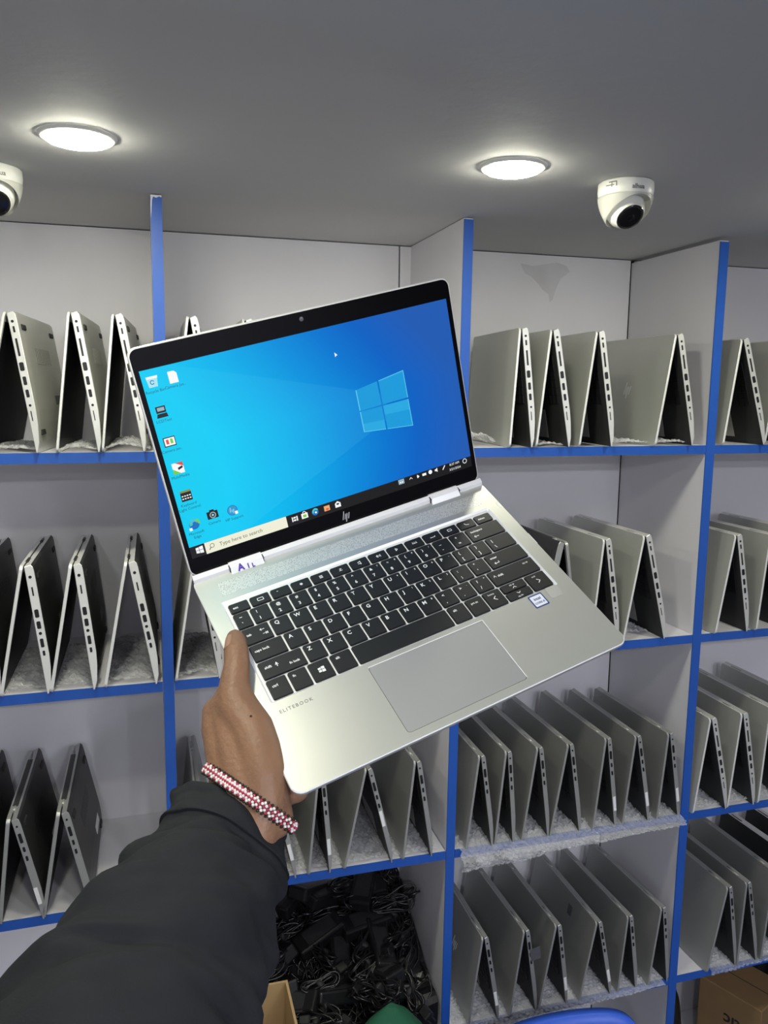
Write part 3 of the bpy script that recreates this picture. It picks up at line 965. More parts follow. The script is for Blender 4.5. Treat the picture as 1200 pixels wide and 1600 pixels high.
# function row
fx = 17.8
fw = (289.0 - fx) / 14
icons = ['esc', 'rect', 'moon', 'star', 'sun', 'sun2', 'mute', 'vol', 'volup', 'mic', 'fly', 'phone', 'hang', 'del']
ICON = {
 'rect': [(-2.6, -1.4, 2.6, -1.4), (2.6, -1.4, 2.6, 1.4), (2.6, 1.4, -2.6, 1.4), (-2.6, 1.4, -2.6, -1.4)],
 'moon': [(-3.5, 1.5, -2.2, 1.5)], 'star': [(-1.4, 0, 1.4, 0), (0, -1.4, 0, 1.4), (-1, -1, 1, 1), (-1, 1, 1, -1)],
 'sun': [(-1.6, -1.2, 1.6, -1.2), (-1.6, 1.2, 1.6, 1.2), (-1.6, 0, 1.6, 0)], 'sun2': [(-1.6, -1, 1.6, -1), (-1, 1, 1.4, 1), (0, -1, 0, 1.4)],
 'mute': [(-1.8, -.9, -.4, -.9), (-.4, -.9, 1, -2), (1, -2, 1, 2), (1, 2, -.4, .9), (-.4, .9, -1.8, .9)],
 'vol': [(-2, 0, -.5, 1.4), (-.5, 1.4, -.5, -1.4), (-.5, -1.4, -2, 0), (1, 1, 1, -1), (2.2, 1.5, 2.2, -1.5)],
 'volup': [(-1, -1.5, -1, 1.5), (-1, 1.5, 1, 0), (1, 0, -1, -1.5)], 'mic': [(-2.6, -.6, 2.6, -.6), (-2.4, .8, -1.4, .8), (-.4, .8, .4, .8), (1.4, .8, 2.4, .8)],
 'fly': [(-2.6, -1.2, 2.6, -1.2), (2.6, -1.2, 2.6, .2)], 'phone': [(0, -1.6, 0, 1.4), (-1.5, 1.4, 0, .2), (1.5, 1.4, 0, .2)],
 'hang': [(-1.8, -1.6, 1.8, -1.6), (1.8, -1.6, 1.8, 1.6), (1.8, 1.6, -1.8, 1.6), (-1.8, 1.6, -1.8, -1.6), (0, -1.6, 0, 1.6)], }
ICON2 = [[(-2.0, -1.2, 2.0, -1.2), (2.0, -1.2, 2.0, 1.2), (2.0, 1.2, -2.0, 1.2), (-2.0, 1.2, -2.0, -1.2)], [(-2, 1.4, -1.2, -.6), (-1.2, -.6, 2, -1.4)], [(-2.4, -.6, -1.2, .8), (-1.2, .8, 1.2, .8), (1.2, .8, 2.4, -.6)]]
for k in range(14):
    n = icons[k]
    if n == 'esc':
        lg = L_word('esc', 3.0, -1.2, 3.6)
    elif n == 'del':
        lg = L_word('delete', 2.8, -1.0, 3.0)
    elif k >= 11:
        lg = L_icon(ICON2[k - 11])
    else:
        lg = L_icon(ICON[n])
    add_key(fx + fw * k, fx + fw * (k + 1) - gx, ROW[0], ROW[1] - gx, lg)
# number row
add_key(17.6, 31.3, ROW[1], ROW[2] - gx, L_pair('~', '`'))
num = [('!', '1'), ('@', '2'), ('#', '3'), ('$', '4'), ('%', '5'), ('^', '6'), ('&', '7', '7'), ('*', '8', '8'), ('(', '9', '9'), (')', '0', '/'), ('_', '-'), ('+', '=')]
for k, t in enumerate(num):
    add_key(32.8 + p * k, 32.8 + p * (k + 1) - gx, ROW[1], ROW[2] - gx, L_pair(*t))
add_key(32.8 + p * 12, 289.2, ROW[1], ROW[2] - gx, lambda bm, w, h: (text_bm(bm, 'backspace', -(w / 2 - 4) * mm, 2.4 * mm, 3.2 * mm, bold=.00005), strokes(bm, [(-14 * mm, -3 * mm, -9 * mm, -3 * mm), (-14 * mm, -3 * mm, -12.4 * mm, -1.7 * mm), (-14 * mm, -3 * mm, -12.4 * mm, -4.3 * mm)], .6 * mm)))
# tab row
add_key(17.6, 42.0, ROW[2], ROW[3] - gx, lambda bm, w, h: (text_bm(bm, 'tab', (-w / 2 + 3) * mm, 0, 3.4 * mm, bold=.00006), strokes(bm, [tuple(v * mm for v in s) for s in ((3, 2.4, 7, 2.4), (3, 2.4, 4.4, 3.6), (3, 2.4, 4.4, 1.2), (4, -2.4, 8, -2.4), (8, -2.4, 6.6, -1.2), (8, -2.4, 6.6, -3.6), (8.4, -3.6, 8.4, -1.2))], .5 * mm)))
for k, t in enumerate([('Q',), ('W',), ('E',), ('R',), ('T',), ('Y',), ('U', '4'), ('I', '5'), ('O', '6'), ('P', '-')]):
    add_key(43.5 + p * k, 43.5 + p * (k + 1) - gx, ROW[2], ROW[3] - gx, L_letter(*t))
for k, t in enumerate([('{', '['), ('}', ']')]):
    add_key(43.5 + p * (10 + k), 43.5 + p * (11 + k) - gx, ROW[2], ROW[3] - gx, L_pair(*t))
add_key(43.5 + p * 12, 289.2, ROW[2], ROW[3] - gx, L_pair('|', '\\'))
# caps row
add_key(17.6, 46.8, ROW[3], ROW[4] - gx, L_word('caps lock', 3, 0.6, 3.4))
for k, t in enumerate([('A',), ('S',), ('D',), ('F',), ('G',), ('H',), ('J', '1'), ('K', '2'), ('L', '3')]):
    add_key(48.3 + p * k, 48.3 + p * (k + 1) - gx, ROW[3], ROW[4] - gx, L_letter(*t))
for k, t in enumerate([(':', ';'), ('"', "'")]):
    add_key(48.3 + p * (9 + k), 48.3 + p * (10 + k) - gx, ROW[3], ROW[4] - gx, L_pair(*t))
add_key(48.3 + p * 11, 289.2, ROW[3], ROW[4] - gx, lambda bm, w, h: (text_bm(bm, 'enter', (-w / 2 + 4) * mm, 2.2 * mm, 3.4 * mm, bold=.00006), strokes(bm, [tuple(v * mm for v in s) for s in ((-15, -3.4, -10, -3.4), (-10, -3.4, -10, -1.4), (-15, -3.4, -13.4, -2.2), (-15, -3.4, -13.4, -4.6))], .55 * mm)))
# shift row
add_key(17.6, 55.8, ROW[4], ROW[5] - gx, lambda bm, w, h: (text_bm(bm, 'shift', (-w / 2 + 4) * mm, 0.5 * mm, 3.6 * mm, bold=.00006), arrow(bm, (-w / 2 + 14.5) * mm, 1.6 * mm, 0, 1, 2.4 * mm), strokes(bm, [((-w / 2 + 14.5) * mm, -.6 * mm, (-w / 2 + 14.5) * mm, 2.6 * mm)], .8 * mm), text_bm(bm, 'fn lock', (w / 2 - 14) * mm, -3.4 * mm, 3.2 * mm, bold=.00006)))
for k, t in enumerate([('Z',), ('X',), ('C',), ('V',), ('B',), ('N',), ('M', '0')]):
    add_key(57.3 + p * k, 57.3 + p * (k + 1) - gx, ROW[4], ROW[5] - gx, L_letter(*t))
for k, t in enumerate([('<', ','), ('>', '.', '.'), ('?', '/', '+')]):
    add_key(57.3 + p * (7 + k), 57.3 + p * (8 + k) - gx, ROW[4], ROW[5] - gx, L_pair(*t))
add_key(57.3 + p * 10, 289.2, ROW[4], ROW[5] - gx, lambda bm, w, h: (arrow(bm, (-w / 2 + 5) * mm, 1.4 * mm, 0, 1, 2.2 * mm), text_bm(bm, 'shift', (-w / 2 + 8) * mm, 0.4 * mm, 3.4 * mm, bold=.00006), text_bm(bm, 'pg up', (w / 2 - 12) * mm, 3.6 * mm, 2.6 * mm)))
# bottom row
B5, B6 = ROW[5], ROW[6]
def winlogo(bm, w, h):
    for (xa, ya, xb, yb, k0, k1) in ((-2.8, .25, -.3, 2.3, .35, .05), (0.1, .25, 2.9, 2.7, .0, .0), (-2.8, -2.3, -.3, -.25, 0, 0), (0.1, -2.7, 2.9, -.25, 0, 0)):
        add_prism(bm, [(xa * mm, ya * mm), (xb * mm, ya * mm), (xb * mm, yb * mm), (xa * mm, (yb - k0) * mm)], 'z', 0, .08 * mm)
add_key(17.2, 34.2, B5, B6, L_word('ctrl', 3.2, 1.2, 3.6))
add_key(35.7, 51.6, B5, B6, L_word('fn', 3.2, 3.2, 3.4))
add_key(53.1, 71.4, B5, B6, winlogo)
add_key(72.9, 91.4, B5, B6, L_word('alt', 4.0, 3.4, 3.6))
add_key(92.9, 184.0, B5, B6)
add_key(185.5, 202.3, B5, B6, L_word('alt', 4.0, 2.8, 3.6))
add_key(203.8, 220.6, B5, B6, L_word('prt sc', 4.0, 2.8, 3.0))
add_key(222.1, 239.8, B5, B6, lambda bm, w, h: (text_bm(bm, 'home', -4.6 * mm, 4.4 * mm, 2.8 * mm), strokes(bm, [tuple(v * mm for v in s) for s in ((1.4, 2.2, -1.4, 0), (-1.4, 0, 1.4, -2.2))], .65 * mm)))
hm = (B5 + B6) / 2
add_key(241.3, 266.6, B5, hm - .35, lambda bm, w, h: (text_bm(bm, 'pg up', -3.4 * mm, 1.4 * mm, 2.4 * mm), strokes(bm, [tuple(v * mm for v in s) for s in ((-1.8, -2.2, 0, -.6), (0, -.6, 1.8, -2.2))], .6 * mm)))
add_key(241.3, 266.6, hm + .35, B6, lambda bm, w, h: (text_bm(bm, 'pg dn', -3.4 * mm, -3.4 * mm, 2.4 * mm), strokes(bm, [tuple(v * mm for v in s) for s in ((-1.8, 2.0, 0, .4), (0, .4, 1.8, 2.0))], .6 * mm)))
add_key(268.1, 288.8, B5, B6, lambda bm, w, h: (text_bm(bm, 'end', -4 * mm, 5 * mm, 2.6 * mm), strokes(bm, [tuple(v * mm for v in s) for s in ((-1.4, 2.2, 1.4, 0), (1.4, 0, -1.4, -2.2))], .65 * mm)))

# ---- lid
THETA = R(63.26)
lid = None
bm = bmesh.new()
LH = 206.2
add_prism(bm, [(x * mm, y * mm) for x, y in rrect(0.2, BW - .2, 2.0, LH, 8, 6)], 'z', -5.2 * mm, -0.35 * mm)
bmesh.ops.bevel(bm, geom=[e for e in bm.edges if abs(e.verts[0].co.z - e.verts[1].co.z) < 1e-7], offset=.5 * mm, segments=1, affect='EDGES')
lid = link_mesh('lid', bm, M_EDGE, held)
lid.rotation_euler = (THETA, 0, 0)
bm = bmesh.new()
add_prism(bm, [(x * mm, y * mm) for x, y in rrect(1.4, BW - 1.4, 3.0, LH - 1.3, 7, 6)], 'z', -0.4 * mm, -0.05 * mm)
glass = link_mesh('bezel_glass', bm, M_BLACKGLASS, lid)
# webcam
bm = bmesh.new()
add_lathe(bm, [(2.1 * mm, -0.02 * mm), (1.9 * mm, 0.05 * mm), (.01 * mm, .08 * mm)], 16, Matrix.Translation((153 * mm, 198.6 * mm, 0)))
link_mesh('webcam', bm, mat('webcam_lens', (0.10, 0.10, 0.12, 1), 0.2), lid)
# maker's emblem under the display
bm = bmesh.new()
slash_logo(bm, 154.8 * mm, 11.0 * mm, 8.6 * mm, depth=.1 * mm)
link_mesh('bezel_emblem', bm, mat('emblem_chrome', (0.75, 0.76, 0.8, 1), 0.3, metal=0.3), lid)
# hinge strip and covers at the back of the deck
bm = bmesh.new()
add_prism(bm, [(0.6 * mm, 5.6 * mm), (4.6 * mm, 3.6 * mm), (5.4 * mm, -0.2 * mm), (-.8 * mm, -.2 * mm), (-1.2 * mm, 4 * mm)], 'x', 0.6 * mm, 305.2 * mm)
bmesh.ops.transform(bm, matrix=Matrix(((1, 0, 0, 0), (0, -1, 0, 0), (0, 0, 1, 0), (0, 0, 0, 1))), verts=bm.verts[:])
bmesh.ops.recalc_face_normals(bm, faces=bm.faces[:])
link_mesh('hinge_strip', bm, M_BRIGHT, held)
for xa, xb in ((34.5, 65.5), (244.2, 276.5)):
    bm = bmesh.new()
    add_prism(bm, [(0.2 * mm, 6.2 * mm), (4.9 * mm, 4.2 * mm), (9.2 * mm, 0.1 * mm), (-1 * mm, .1 * mm), (-2 * mm, 4.6 * mm)], 'x', xa * mm, xb * mm)
    bmesh.ops.transform(bm, matrix=Matrix(((1, 0, 0, 0), (0, -1, 0, 0), (0, 0, 1, 0), (0, 0, 0, 1))), verts=bm.verts[:])
    bmesh.ops.recalc_face_normals(bm, faces=bm.faces[:])
    hc = link_mesh('hinge_cover', bm, M_BRIGHT, held)
    box_obj('hinge_gap', (xa - .9) * mm, xa * mm, -6.5 * mm, 0.5 * mm, 0.05 * mm, 5.0 * mm, M_PORT, hc)
    box_obj('hinge_gap', xb * mm, (xb + .9) * mm, -6.5 * mm, 0.5 * mm, 0.05 * mm, 5.0 * mm, M_PORT, hc)
# white sticker wrapped over the left hinge cover
bm = bmesh.new()
a = Vector((0, -4.9 * mm, 4.2 * mm))
b = Vector((0, -9.2 * mm, .1 * mm))
n = Vector((0, -.69, .72)).normalized()
q = [Vector((35.2 * mm, 0, 0)) + a + n * .15 * mm, Vector((64.8 * mm, 0, 0)) + a + n * .15 * mm, Vector((64.8 * mm, 0, 0)) + b + n * .15 * mm, Vector((35.2 * mm, 0, 0)) + b + n * .15 * mm]
t2 = [Vector((35.2 * mm, -0.2 * mm, 6.5 * mm)), Vector((64.8 * mm, -0.2 * mm, 6.5 * mm))]
vs_ = [bm.verts.new(v) for v in q]
vt = [bm.verts.new(v) for v in t2]
bm.faces.new(vs_[::-1])
bm.faces.new((vs_[0], vs_[1], vt[1], vt[0]))
st = link_mesh('hinge_sticker', bm, M_PAPER, held)
bm = bmesh.new()
ex = Vector((1, 0, 0))
ey = (a - b).normalized()
Mst = Matrix.Identity(4)
o0 = b + n * .2 * mm
for i in range(3):
    Mst[i][0], Mst[i][1], Mst[i][2], Mst[i][3] = ex[i], ey[i], n[i], o0[i]
text_bm(bm, 'A', 41 * mm, 1.0 * mm, 8.5 * mm, M=Mst, bold=.0004)
text_bm(bm, 'I', 50 * mm, .8 * mm, 6.0 * mm, M=Mst, bold=.0003)
text_bm(bm, 'L', 54 * mm, .4 * mm, 5.0 * mm, M=Mst, bold=.0003)
link_mesh('sticker_text', bm, M_PURPLE, st)

# ---- display: lit desktop
def wallpaper():
    mt = bpy.data.materials.new('desktop_wallpaper')
    mt.use_nodes = True
    nt = mt.node_tree
    b = nt.nodes['Principled BSDF']
    b.inputs['Base Color'].default_value = (0.004, 0.004, 0.005, 1)
    b.inputs['Roughness'].default_value = 0.06
    b.inputs['Specular IOR Level'].default_value = 0.15
    tc = nt.nodes.new('ShaderNodeTexCoord')
    sep = nt.nodes.new('ShaderNodeSeparateXYZ')
    nt.links.new(tc.outputs['Object'], sep.inputs[0])
    def mth(op, a, b_=None):
        n_ = nt.nodes.new('ShaderNodeMath')
        n_.operation = op
        for i_, v_ in enumerate((a, b_)):
            if v_ is None:
                continue
            if isinstance(v_, (int, float)):
                n_.inputs[i_].default_value = v_
            else:
                nt.links.new(v_, n_.inputs[i_])
        return n_.outputs[0]
    u = mth('DIVIDE', sep.outputs[0], 0.300)
    v = mth('DIVIDE', sep.outputs[1], 0.187)
    ramp = nt.nodes.new('ShaderNodeValToRGB')
    # along x, bent by height: upper parts turn deep blue sooner
    s = mth('ADD', u, mth('MULTIPLY', mth('MAXIMUM', mth('SUBTRACT', v, 0.62), 0), 0.42))
    s = mth('ADD', s, mth('MULTIPLY', mth('MAXIMUM', mth('SUBTRACT', 0.35, v), 0), 0.18))
    nt.links.new(s, ramp.inputs[0])
    els = ramp.color_ramp.elements
    els[0].position = 0.0
    els[0].color = srgb(0, 205, 240)
    els[1].position = 1.0
    els[1].color = srgb(34, 92, 178)
    for pos_, c_ in ((0.18, (0, 205, 246)), (0.38, (0, 178, 236)), (0.55, (0, 146, 222)), (0.70, (0, 118, 208)), (0.82, (6, 98, 196)), (0.92, (26, 94, 188))):
        e_ = els.new(pos_)
        e_.color = srgb(*c_)
    # soft beams spreading from the emblem to the left
    ex_ = mth('SUBTRACT', 0.73, u)
    vv = mth('DIVIDE', mth('SUBTRACT', v, 0.55), mth('ADD', mth('MAXIMUM', ex_, 0), 0.10))
    beam = mth('MULTIPLY', mth('LESS_THAN', mth('ABSOLUTE', vv), 0.62), mth('GREATER_THAN', ex_, 0.0))
    fade = mth('MULTIPLY', beam, 0.06)
    mx = nt.nodes.new('ShaderNodeMix')
    mx.data_type = 'RGBA'
    nt.links.new(fade, mx.inputs[0])
    nt.links.new(ramp.outputs[0], mx.inputs[6])
    mx.inputs[7].default_value = srgb(90, 220, 255)
    nt.links.new(mx.outputs[2], b.inputs['Emission Color'])
    b.inputs['Emission Strength'].default_value = 0.82
    return mt
SX0, SX1, SY0, SY1 = 5.6, 299.8, 18.9, 187.0
TASK = 29.6
bm = bmesh.new()
add_prism(bm, [(x * mm, y * mm) for x, y in ((SX0, TASK), (SX1, TASK), (SX1, SY1), (SX0, SY1))], 'z', -0.06 * mm, 0.0)
screen = link_mesh('screen', bm, wallpaper(), held)
screen.rotation_euler = (THETA, 0, 0)

def scr(name, shapes, z=0.03):
    """shapes: list of (material, [polygons in screen millimetres])"""
    bm = bmesh.new()
    mats = []
    for i, (mt, polys) in enumerate(shapes):
        mats.append(mt)
        for pg in polys:
            if pg[0] == 'text':
                _, s_, x, y, size = pg[:5]
                text_bm(bm, s_, x * mm, y * mm, size * mm, (z + i * .02) * mm, mi=i, align=pg[5] if len(pg) > 5 else 'CENTER', depth=.00001)
            else:
                add_prism(bm, [(x * mm, y * mm) for x, y in pg], 'z', (z + i * .02 - .02) * mm, (z + i * .02) * mm, mi=i)
    return link_mesh(name, bm, mats, screen)
E_W = flat_emit('icon_white', srgb(244, 246, 246))
E_K = flat_emit('icon_black', srgb(16, 22, 26))
E_G = flat_emit('icon_grey', srgb(150, 175, 185))
E_LB = flat_emit('icon_pale_blue', srgb(170, 225, 235))
E_R = flat_emit('icon_red', srgb(220, 80, 70))
E_GR = flat_emit('icon_green', srgb(120, 200, 60))
E_DB = flat_emit('icon_blue', srgb(10, 110, 190))
E_TXT = flat_emit('icon_caption', srgb(20, 75, 100))
E_TASK = flat_emit('taskbar_dark', srgb(18, 18, 20))
E_SEARCH = flat_emit('search_box', srgb(236, 236, 214))
E_STXT = flat_emit('search_text', srgb(88, 88, 78))
E_OR = flat_emit('icon_orange', srgb(235, 170, 110))
E_PANE = flat_emit('pane_cyan', srgb(14, 152, 216))
E_PANE2 = flat_emit('pane_pale', srgb(34, 166, 222))
E_EDGE = flat_emit('pane_rim', srgb(84, 196, 232))
def disc(x, y, r, n=18):
    return [(x + r * math.cos(2 * math.pi * k / n), y + r * math.sin(2 * math.pi * k / n)) for k in range(n)]
def rect(x0, x1, y0, y1):
    return [(x0, y0), (x1, y0), (x1, y1), (x0, y1)]
def arc(x, y, r0, r1, a0, a1, n=12):
    A = [(x + r1 * math.cos(R(a0 + (a1 - a0) * k / n)), y + r1 * math.sin(R(a0 + (a1 - a0) * k / n))) for k in range(n + 1)]
    B = [(x + r0 * math.cos(R(a0 + (a1 - a0) * k / n)), y + r0 * math.sin(R(a0 + (a1 - a0) * k / n))) for k in range(n + 1)]
    return A + B[::-1]
# four-pane window emblem of the wallpaper
pa = (190.0, 125.2); pb_ = (242.0, 132.0); pc_ = (242.2, 77.4); pd = (190.2, 84.8)
def bil(u, v):
    t = (pd[0] + (pc_[0] - pd[0]) * u, pd[1] + (pc_[1] - pd[1]) * u)
    s_ = (pa[0] + (pb_[0] - pa[0]) * u, pa[1] + (pb_[1] - pa[1]) * u)
    return (t[0] + (s_[0] - t[0]) * v, t[1] + (s_[1] - t[1]) * v)
def bq(u0, u1, v0, v1):
    return [bil(u0, v0), bil(u1, v0), bil(u1, v1), bil(u0, v1)]
scr('wallpaper_emblem', [(E_PANE, [bq(0, .445, 0, .485), bq(.475, 1, 0, .485), bq(0, .445, .515, 1), bq(.475, 1, .515, 1)]),
                         (E_PANE2, [bq(.475, 1, .3, .485), bq(.0, .445, .0, .2)]),
                         (E_EDGE, [bq(0, .02, 0, .485), bq(0, .02, .515, 1), bq(.985, 1, .515, 1), bq(.985, 1, 0, .485), bq(0, .445, .0, .015), bq(.475, 1, .985, 1), bq(.475, 1, 0, .012)])])
scr('mouse_pointer', [(E_W, [[(177.0, 163.5), (179.6, 160.6), (178.3, 160.4), (177.0, 159.2)]])])
# taskbar
scr('taskbar', [(E_TASK, [rect(SX0, SX1, SY0, TASK)])], 0.02)
scr('start_button', [(E_W, [[(10.6, 22.4), (13.4, 22.0), (13.4, 24.6), (10.6, 24.6)], [(13.8, 21.9), (17.2, 21.5), (17.2, 24.6), (13.8, 24.6)], [(10.6, 25.0), (13.4, 25.0), (13.4, 27.6), (10.6, 27.3)], [(13.8, 25.0), (17.2, 25.0), (17.2, 28.1), (13.8, 27.7)]])], .06)
scr('search_box', [(E_SEARCH, [rect(19.0, 97.3, 19.0, 29.5)]), (E_STXT, [arc(25.5, 25.2, 1.6, 2.1, 0, 360, 16), [(23.6, 24.0), (24.2, 23.5), (22.8, 21.8), (22.2, 22.3)], ('text', 'Type here to search', 32, 22.6, 5.0, 'LEFT')])], .06)
scr('task_view_icon', [(E_W, [rect(104, 106.4, 22.5, 24), rect(104, 106.4, 25, 26.5), rect(107, 108.2, 22.2, 26.8), rect(102.4, 103.4, 22.2, 26.8)])], .06)
scr('store_icon', [(E_W, [rect(112, 118.4, 22.0, 27.0), arc(115.2, 27, 1.3, 1.9, 0, 180)]), (E_GR, [rect(113.6, 116.9, 23.1, 25.6)])], .06)
scr('browser_icon', [(E_DB, [disc(126, 24.8, 3.3)]), (flat_emit('icon_teal', srgb(70, 190, 200)), [arc(126.2, 25.2, 1.3, 3.2, 20, 210)]), (E_W, [disc(126.6, 24.2, 1.0, 10)])], .06)
scr('folder_icon', [(E_OR, [rect(135.2, 141.0, 22.2, 27.2)]), (E_R, [rect(137, 139.6, 22.8, 24.6)])], .06)
scr('mail_icon', [(E_W, [[(146.6, 22.2), (152.4, 22.2), (152.4, 26.2), (149.5, 28.2), (146.6, 26.2)]]), (E_K, [[(147.6, 25.6), (149.5, 24.2), (151.4, 25.6), (149.5, 26.3)]])], .06)
scr('tray_keyboard_icon', [(E_G, [rect(215.6, 222, 24.2, 29)]), (E_W, [rect(217, 218.4, 25.4, 26.6), rect(219.2, 220.6, 25.4, 26.6)])], .06)
scr('tray_icons', [(E_W, [[(228, 25.6), (229.6, 27.2), (231.2, 25.6), (231.2, 26.4), (229.6, 28), (228, 26.4)], [(237, 24.6), (239.2, 26.2), (237, 28.4), (236.4, 26.4)], rect(242.6, 247, 25.2, 27.6), disc(251.8, 26.8, 2.1), [(257, 26), (258.4, 25.8), (260, 24.6), (260, 29), (258.4, 27.8), (257, 27.6)], [(265.6, 25.2), (266.4, 24.6), (269.4, 28.4), (268.6, 29)]])], .06)
scr('clock', [(E_W, [('text', '8:37 AM', 280, 26.4, 3.3), ('text', '3/21/2024', 280, 21.4, 3.3)])], .06)
scr('notification_icon', [(E_W, [arc(292.2, 26.6, 1.9, 2.5, 0, 360, 16)])], .06)
# desktop icons with captions
def icon(name, x, y, shapes, cap, capdy=-8.6):
    sh = [(mt, [[(x + a_, y + b_) for a_, b_ in pg] for pg in polys]) for mt, polys in shapes]
    lines = cap.split('\n')
    sh.append((E_TXT, [('text', l_, x, y + capdy - 3.8 * i_, 3.5) for i_, l_ in enumerate(lines)]))
    scr(name, sh, .04)
icon('recycle_bin_icon', 14.3, 176.0, [(E_LB, [[(-4, -4), (3.2, -4), (4.4, 4.6), (-5, 4.6)]]), (E_W, [[(-4.6, 3), (4.4, 3), (4.8, 5), (-5, 5)]]), (E_DB, [arc(-.6, 0, 1.2, 1.9, 20, 330)])], 'Recycle Bin')
icon('file_icon', 31.2, 176.4, [(E_W, [[(-3.6, -5), (3.8, -5), (3.8, 3), (1.6, 5), (-3.6, 5)]])], 'Camera jso..')
icon('checker_icon', 14.6, 150.6, [(E_K, [rect(-4.4, 3.8, -.6, 5), [(-5, -4.6), (4.6, -4.6), (4, -1.2), (-4, -1.2)]]), (E_G, [rect(-3.2, 2.8, 1, 4)])], 'LCDTest')
icon('split_icon', 14.4, 124.8, [(E_K, [rect(-5.2, 5.0, -4, 4.2)]), (E_W, [rect(-4.4, 4.4, -3.2, 3.4)]), (E_R, [rect(-3, -.8, -1.8, 2.2)]), (E_GR, [rect(.6, 2.8, -1.8, 2.4)])], 'Camera jso..')
icon('media_icon', 15.2, 101.0, [(E_W, [rect(-4.8, 4.8, -4.8, 4.8)]), (E_R, [[(-2, 4.8), (4.8, 4.8), (4.8, 1)]]), (E_GR, [[(-4.8, -4.8), (1.4, -4.8), (-4.8, 0)]]), (E_K, [[(0, -1.8), (4.2, -.2), (3.6, 1.6), (-.4, .2)]])], 'MultiMedia')
icon('keyboard_icon', 15.6, 75.6, [(E_K, [rect(-5, 4.6, -4.6, 3.2)]), (flat_emit('icon_olive', srgb(130, 140, 70)), [rect(-5, 4.6, 3.2, 5)]), (E_W, [rect(-4.2 + k * 2.2, -2.8 + k * 2.2, yy_, yy_ + 1.0) for k in range(4) for yy_ in (-2.8, -.4)])], 'Keyboard\nLight Control', -9.0)
icon('browser_shortcut_icon', 15.4, 48.8, [(E_DB, [disc(0, 0, 4.6)]), (flat_emit('icon_teal', srgb(70, 190, 200)), [arc(.4, .6, 1.8, 4.5, 10, 200)]), (E_GR, [arc(.8, .6, 2.6, 4.4, -15, 60)]), (E_W, [rect(-5.2, -2.6, -5, -2.4)])], 'Microsoft\nEdge', -9.0)
icon('camera_icon', 33.0, 52.4, [(E_K, [rect(-5, 5, -3.6, 3.2), rect(-2.2, 2, 3.2, 4.6)]), (E_G, [disc(.2, -.4, 2.9)]), (E_K, [disc(.2, -.4, 2.0)]), (E_LB, [disc(.2, -.4, .9)])], 'Camera', -8.4)
icon('support_icon', 51.0, 50.6, [(E_DB, [disc(0, 0, 4.8, 24)]), (flat_emit('icon_bluegrey', srgb(45, 150, 205)), [disc(0, 0, 4.3, 24)]), (E_W, [[(1.8, -4.2), (4.4, -4.2), (4.4, -1.4), (1.8, -1.4)]]), (E_LB, [[(-2.6, -1.4), (-2.0, -1.4), (-1.2, 2.8), (-1.8, 2.8)], [(-1.0, -1.4), (-.4, -1.4), (0, .8), (-.5, .8)], [(.2, -2.8), (.8, -2.8), (1.6, 1), (1.0, 1)]])], 'HP Support', -8.6)

# ------------------------------------------------------------------ the person's left hand and sleeve
def WL(x, yf, z):
    return O_ + X_ * (x * mm) - Y_ * (yf * mm) + Z_ * (z * mm)

HAND = []
def chain(pts):
    """pts: (laptop-local x, y-front, z, radius) in mm -> world spheres"""
    for a_, b_ in zip(pts, pts[1:]):
        A, B = WL(*a_[:3]), WL(*b_[:3])
        n_ = max(2, int((A - B).length / (0.0022)))
        for k in range(n_ + 1):
            t = k / n_
            HAND.append((A.lerp(B, t), (a_[3] + (b_[3] - a_[3]) * t) * mm))
# thumb lying on the deck
chain([(10.0, 84.5, 8.6, 7.8), (8.6, 90, 9.4, 9.3), (5.0, 101, 10.8, 10.8), (1.5, 112, 11.0, 10.9), (-3.5, 121.5, 9.0, 12.0), (-9, 132, 4.5, 13.8), (-11.0, 144, -1.0, 17.5)])
# thenar mass beside the deck
chain([(-11.0, 144, -1.0, 17.5), (-8, 164, -2.5, 18.0), (-9.5, 183, -4.5, 17.8), (-12, 199, -8, 18.0), (-18, 215, -16, 18.0), (-38, 236, -29, 18), (-56, 256, -33, 19), (-83, 278, -16, 22)])
# back of the hand between thumb and index
chain([(-9, 130, 0, 13), (-19, 148, -9, 16.5), (-22, 172, -11, 18), (-26, 200, -16, 19.5), (-46, 222, -29, 21), (-64, 242, -33, 22)])
# index metacarpal side
chain([(-24, 131, -13, 13), (-27, 144, -15, 15), (-30, 162, -16, 15.5), (-33, 181, -18, 16), (-36, 190, -21, 16.5), (-53, 209, -30, 17.5), (-71, 229, -33, 19), (-97, 252, -16, 22)])
chain([(-9, 133, 2, 14.5), (-24, 134, -12, 13)])
chain([(-10, 206, -24, 13.5), (-15, 228, -24, 13)])
# palm plate under the deck, towards the little finger side
chain([(-27, 144, -18, 13), (-8, 150, -30, 11), (12, 160, -34, 10.5), (28, 172, -34, 10)])
chain([(-30, 170, -20, 14), (-8, 182, -32, 12), (14, 190, -34, 11)])
chain([(-33, 190, -22, 15), (-10, 204, -30, 13), (8, 208, -32, 11)])
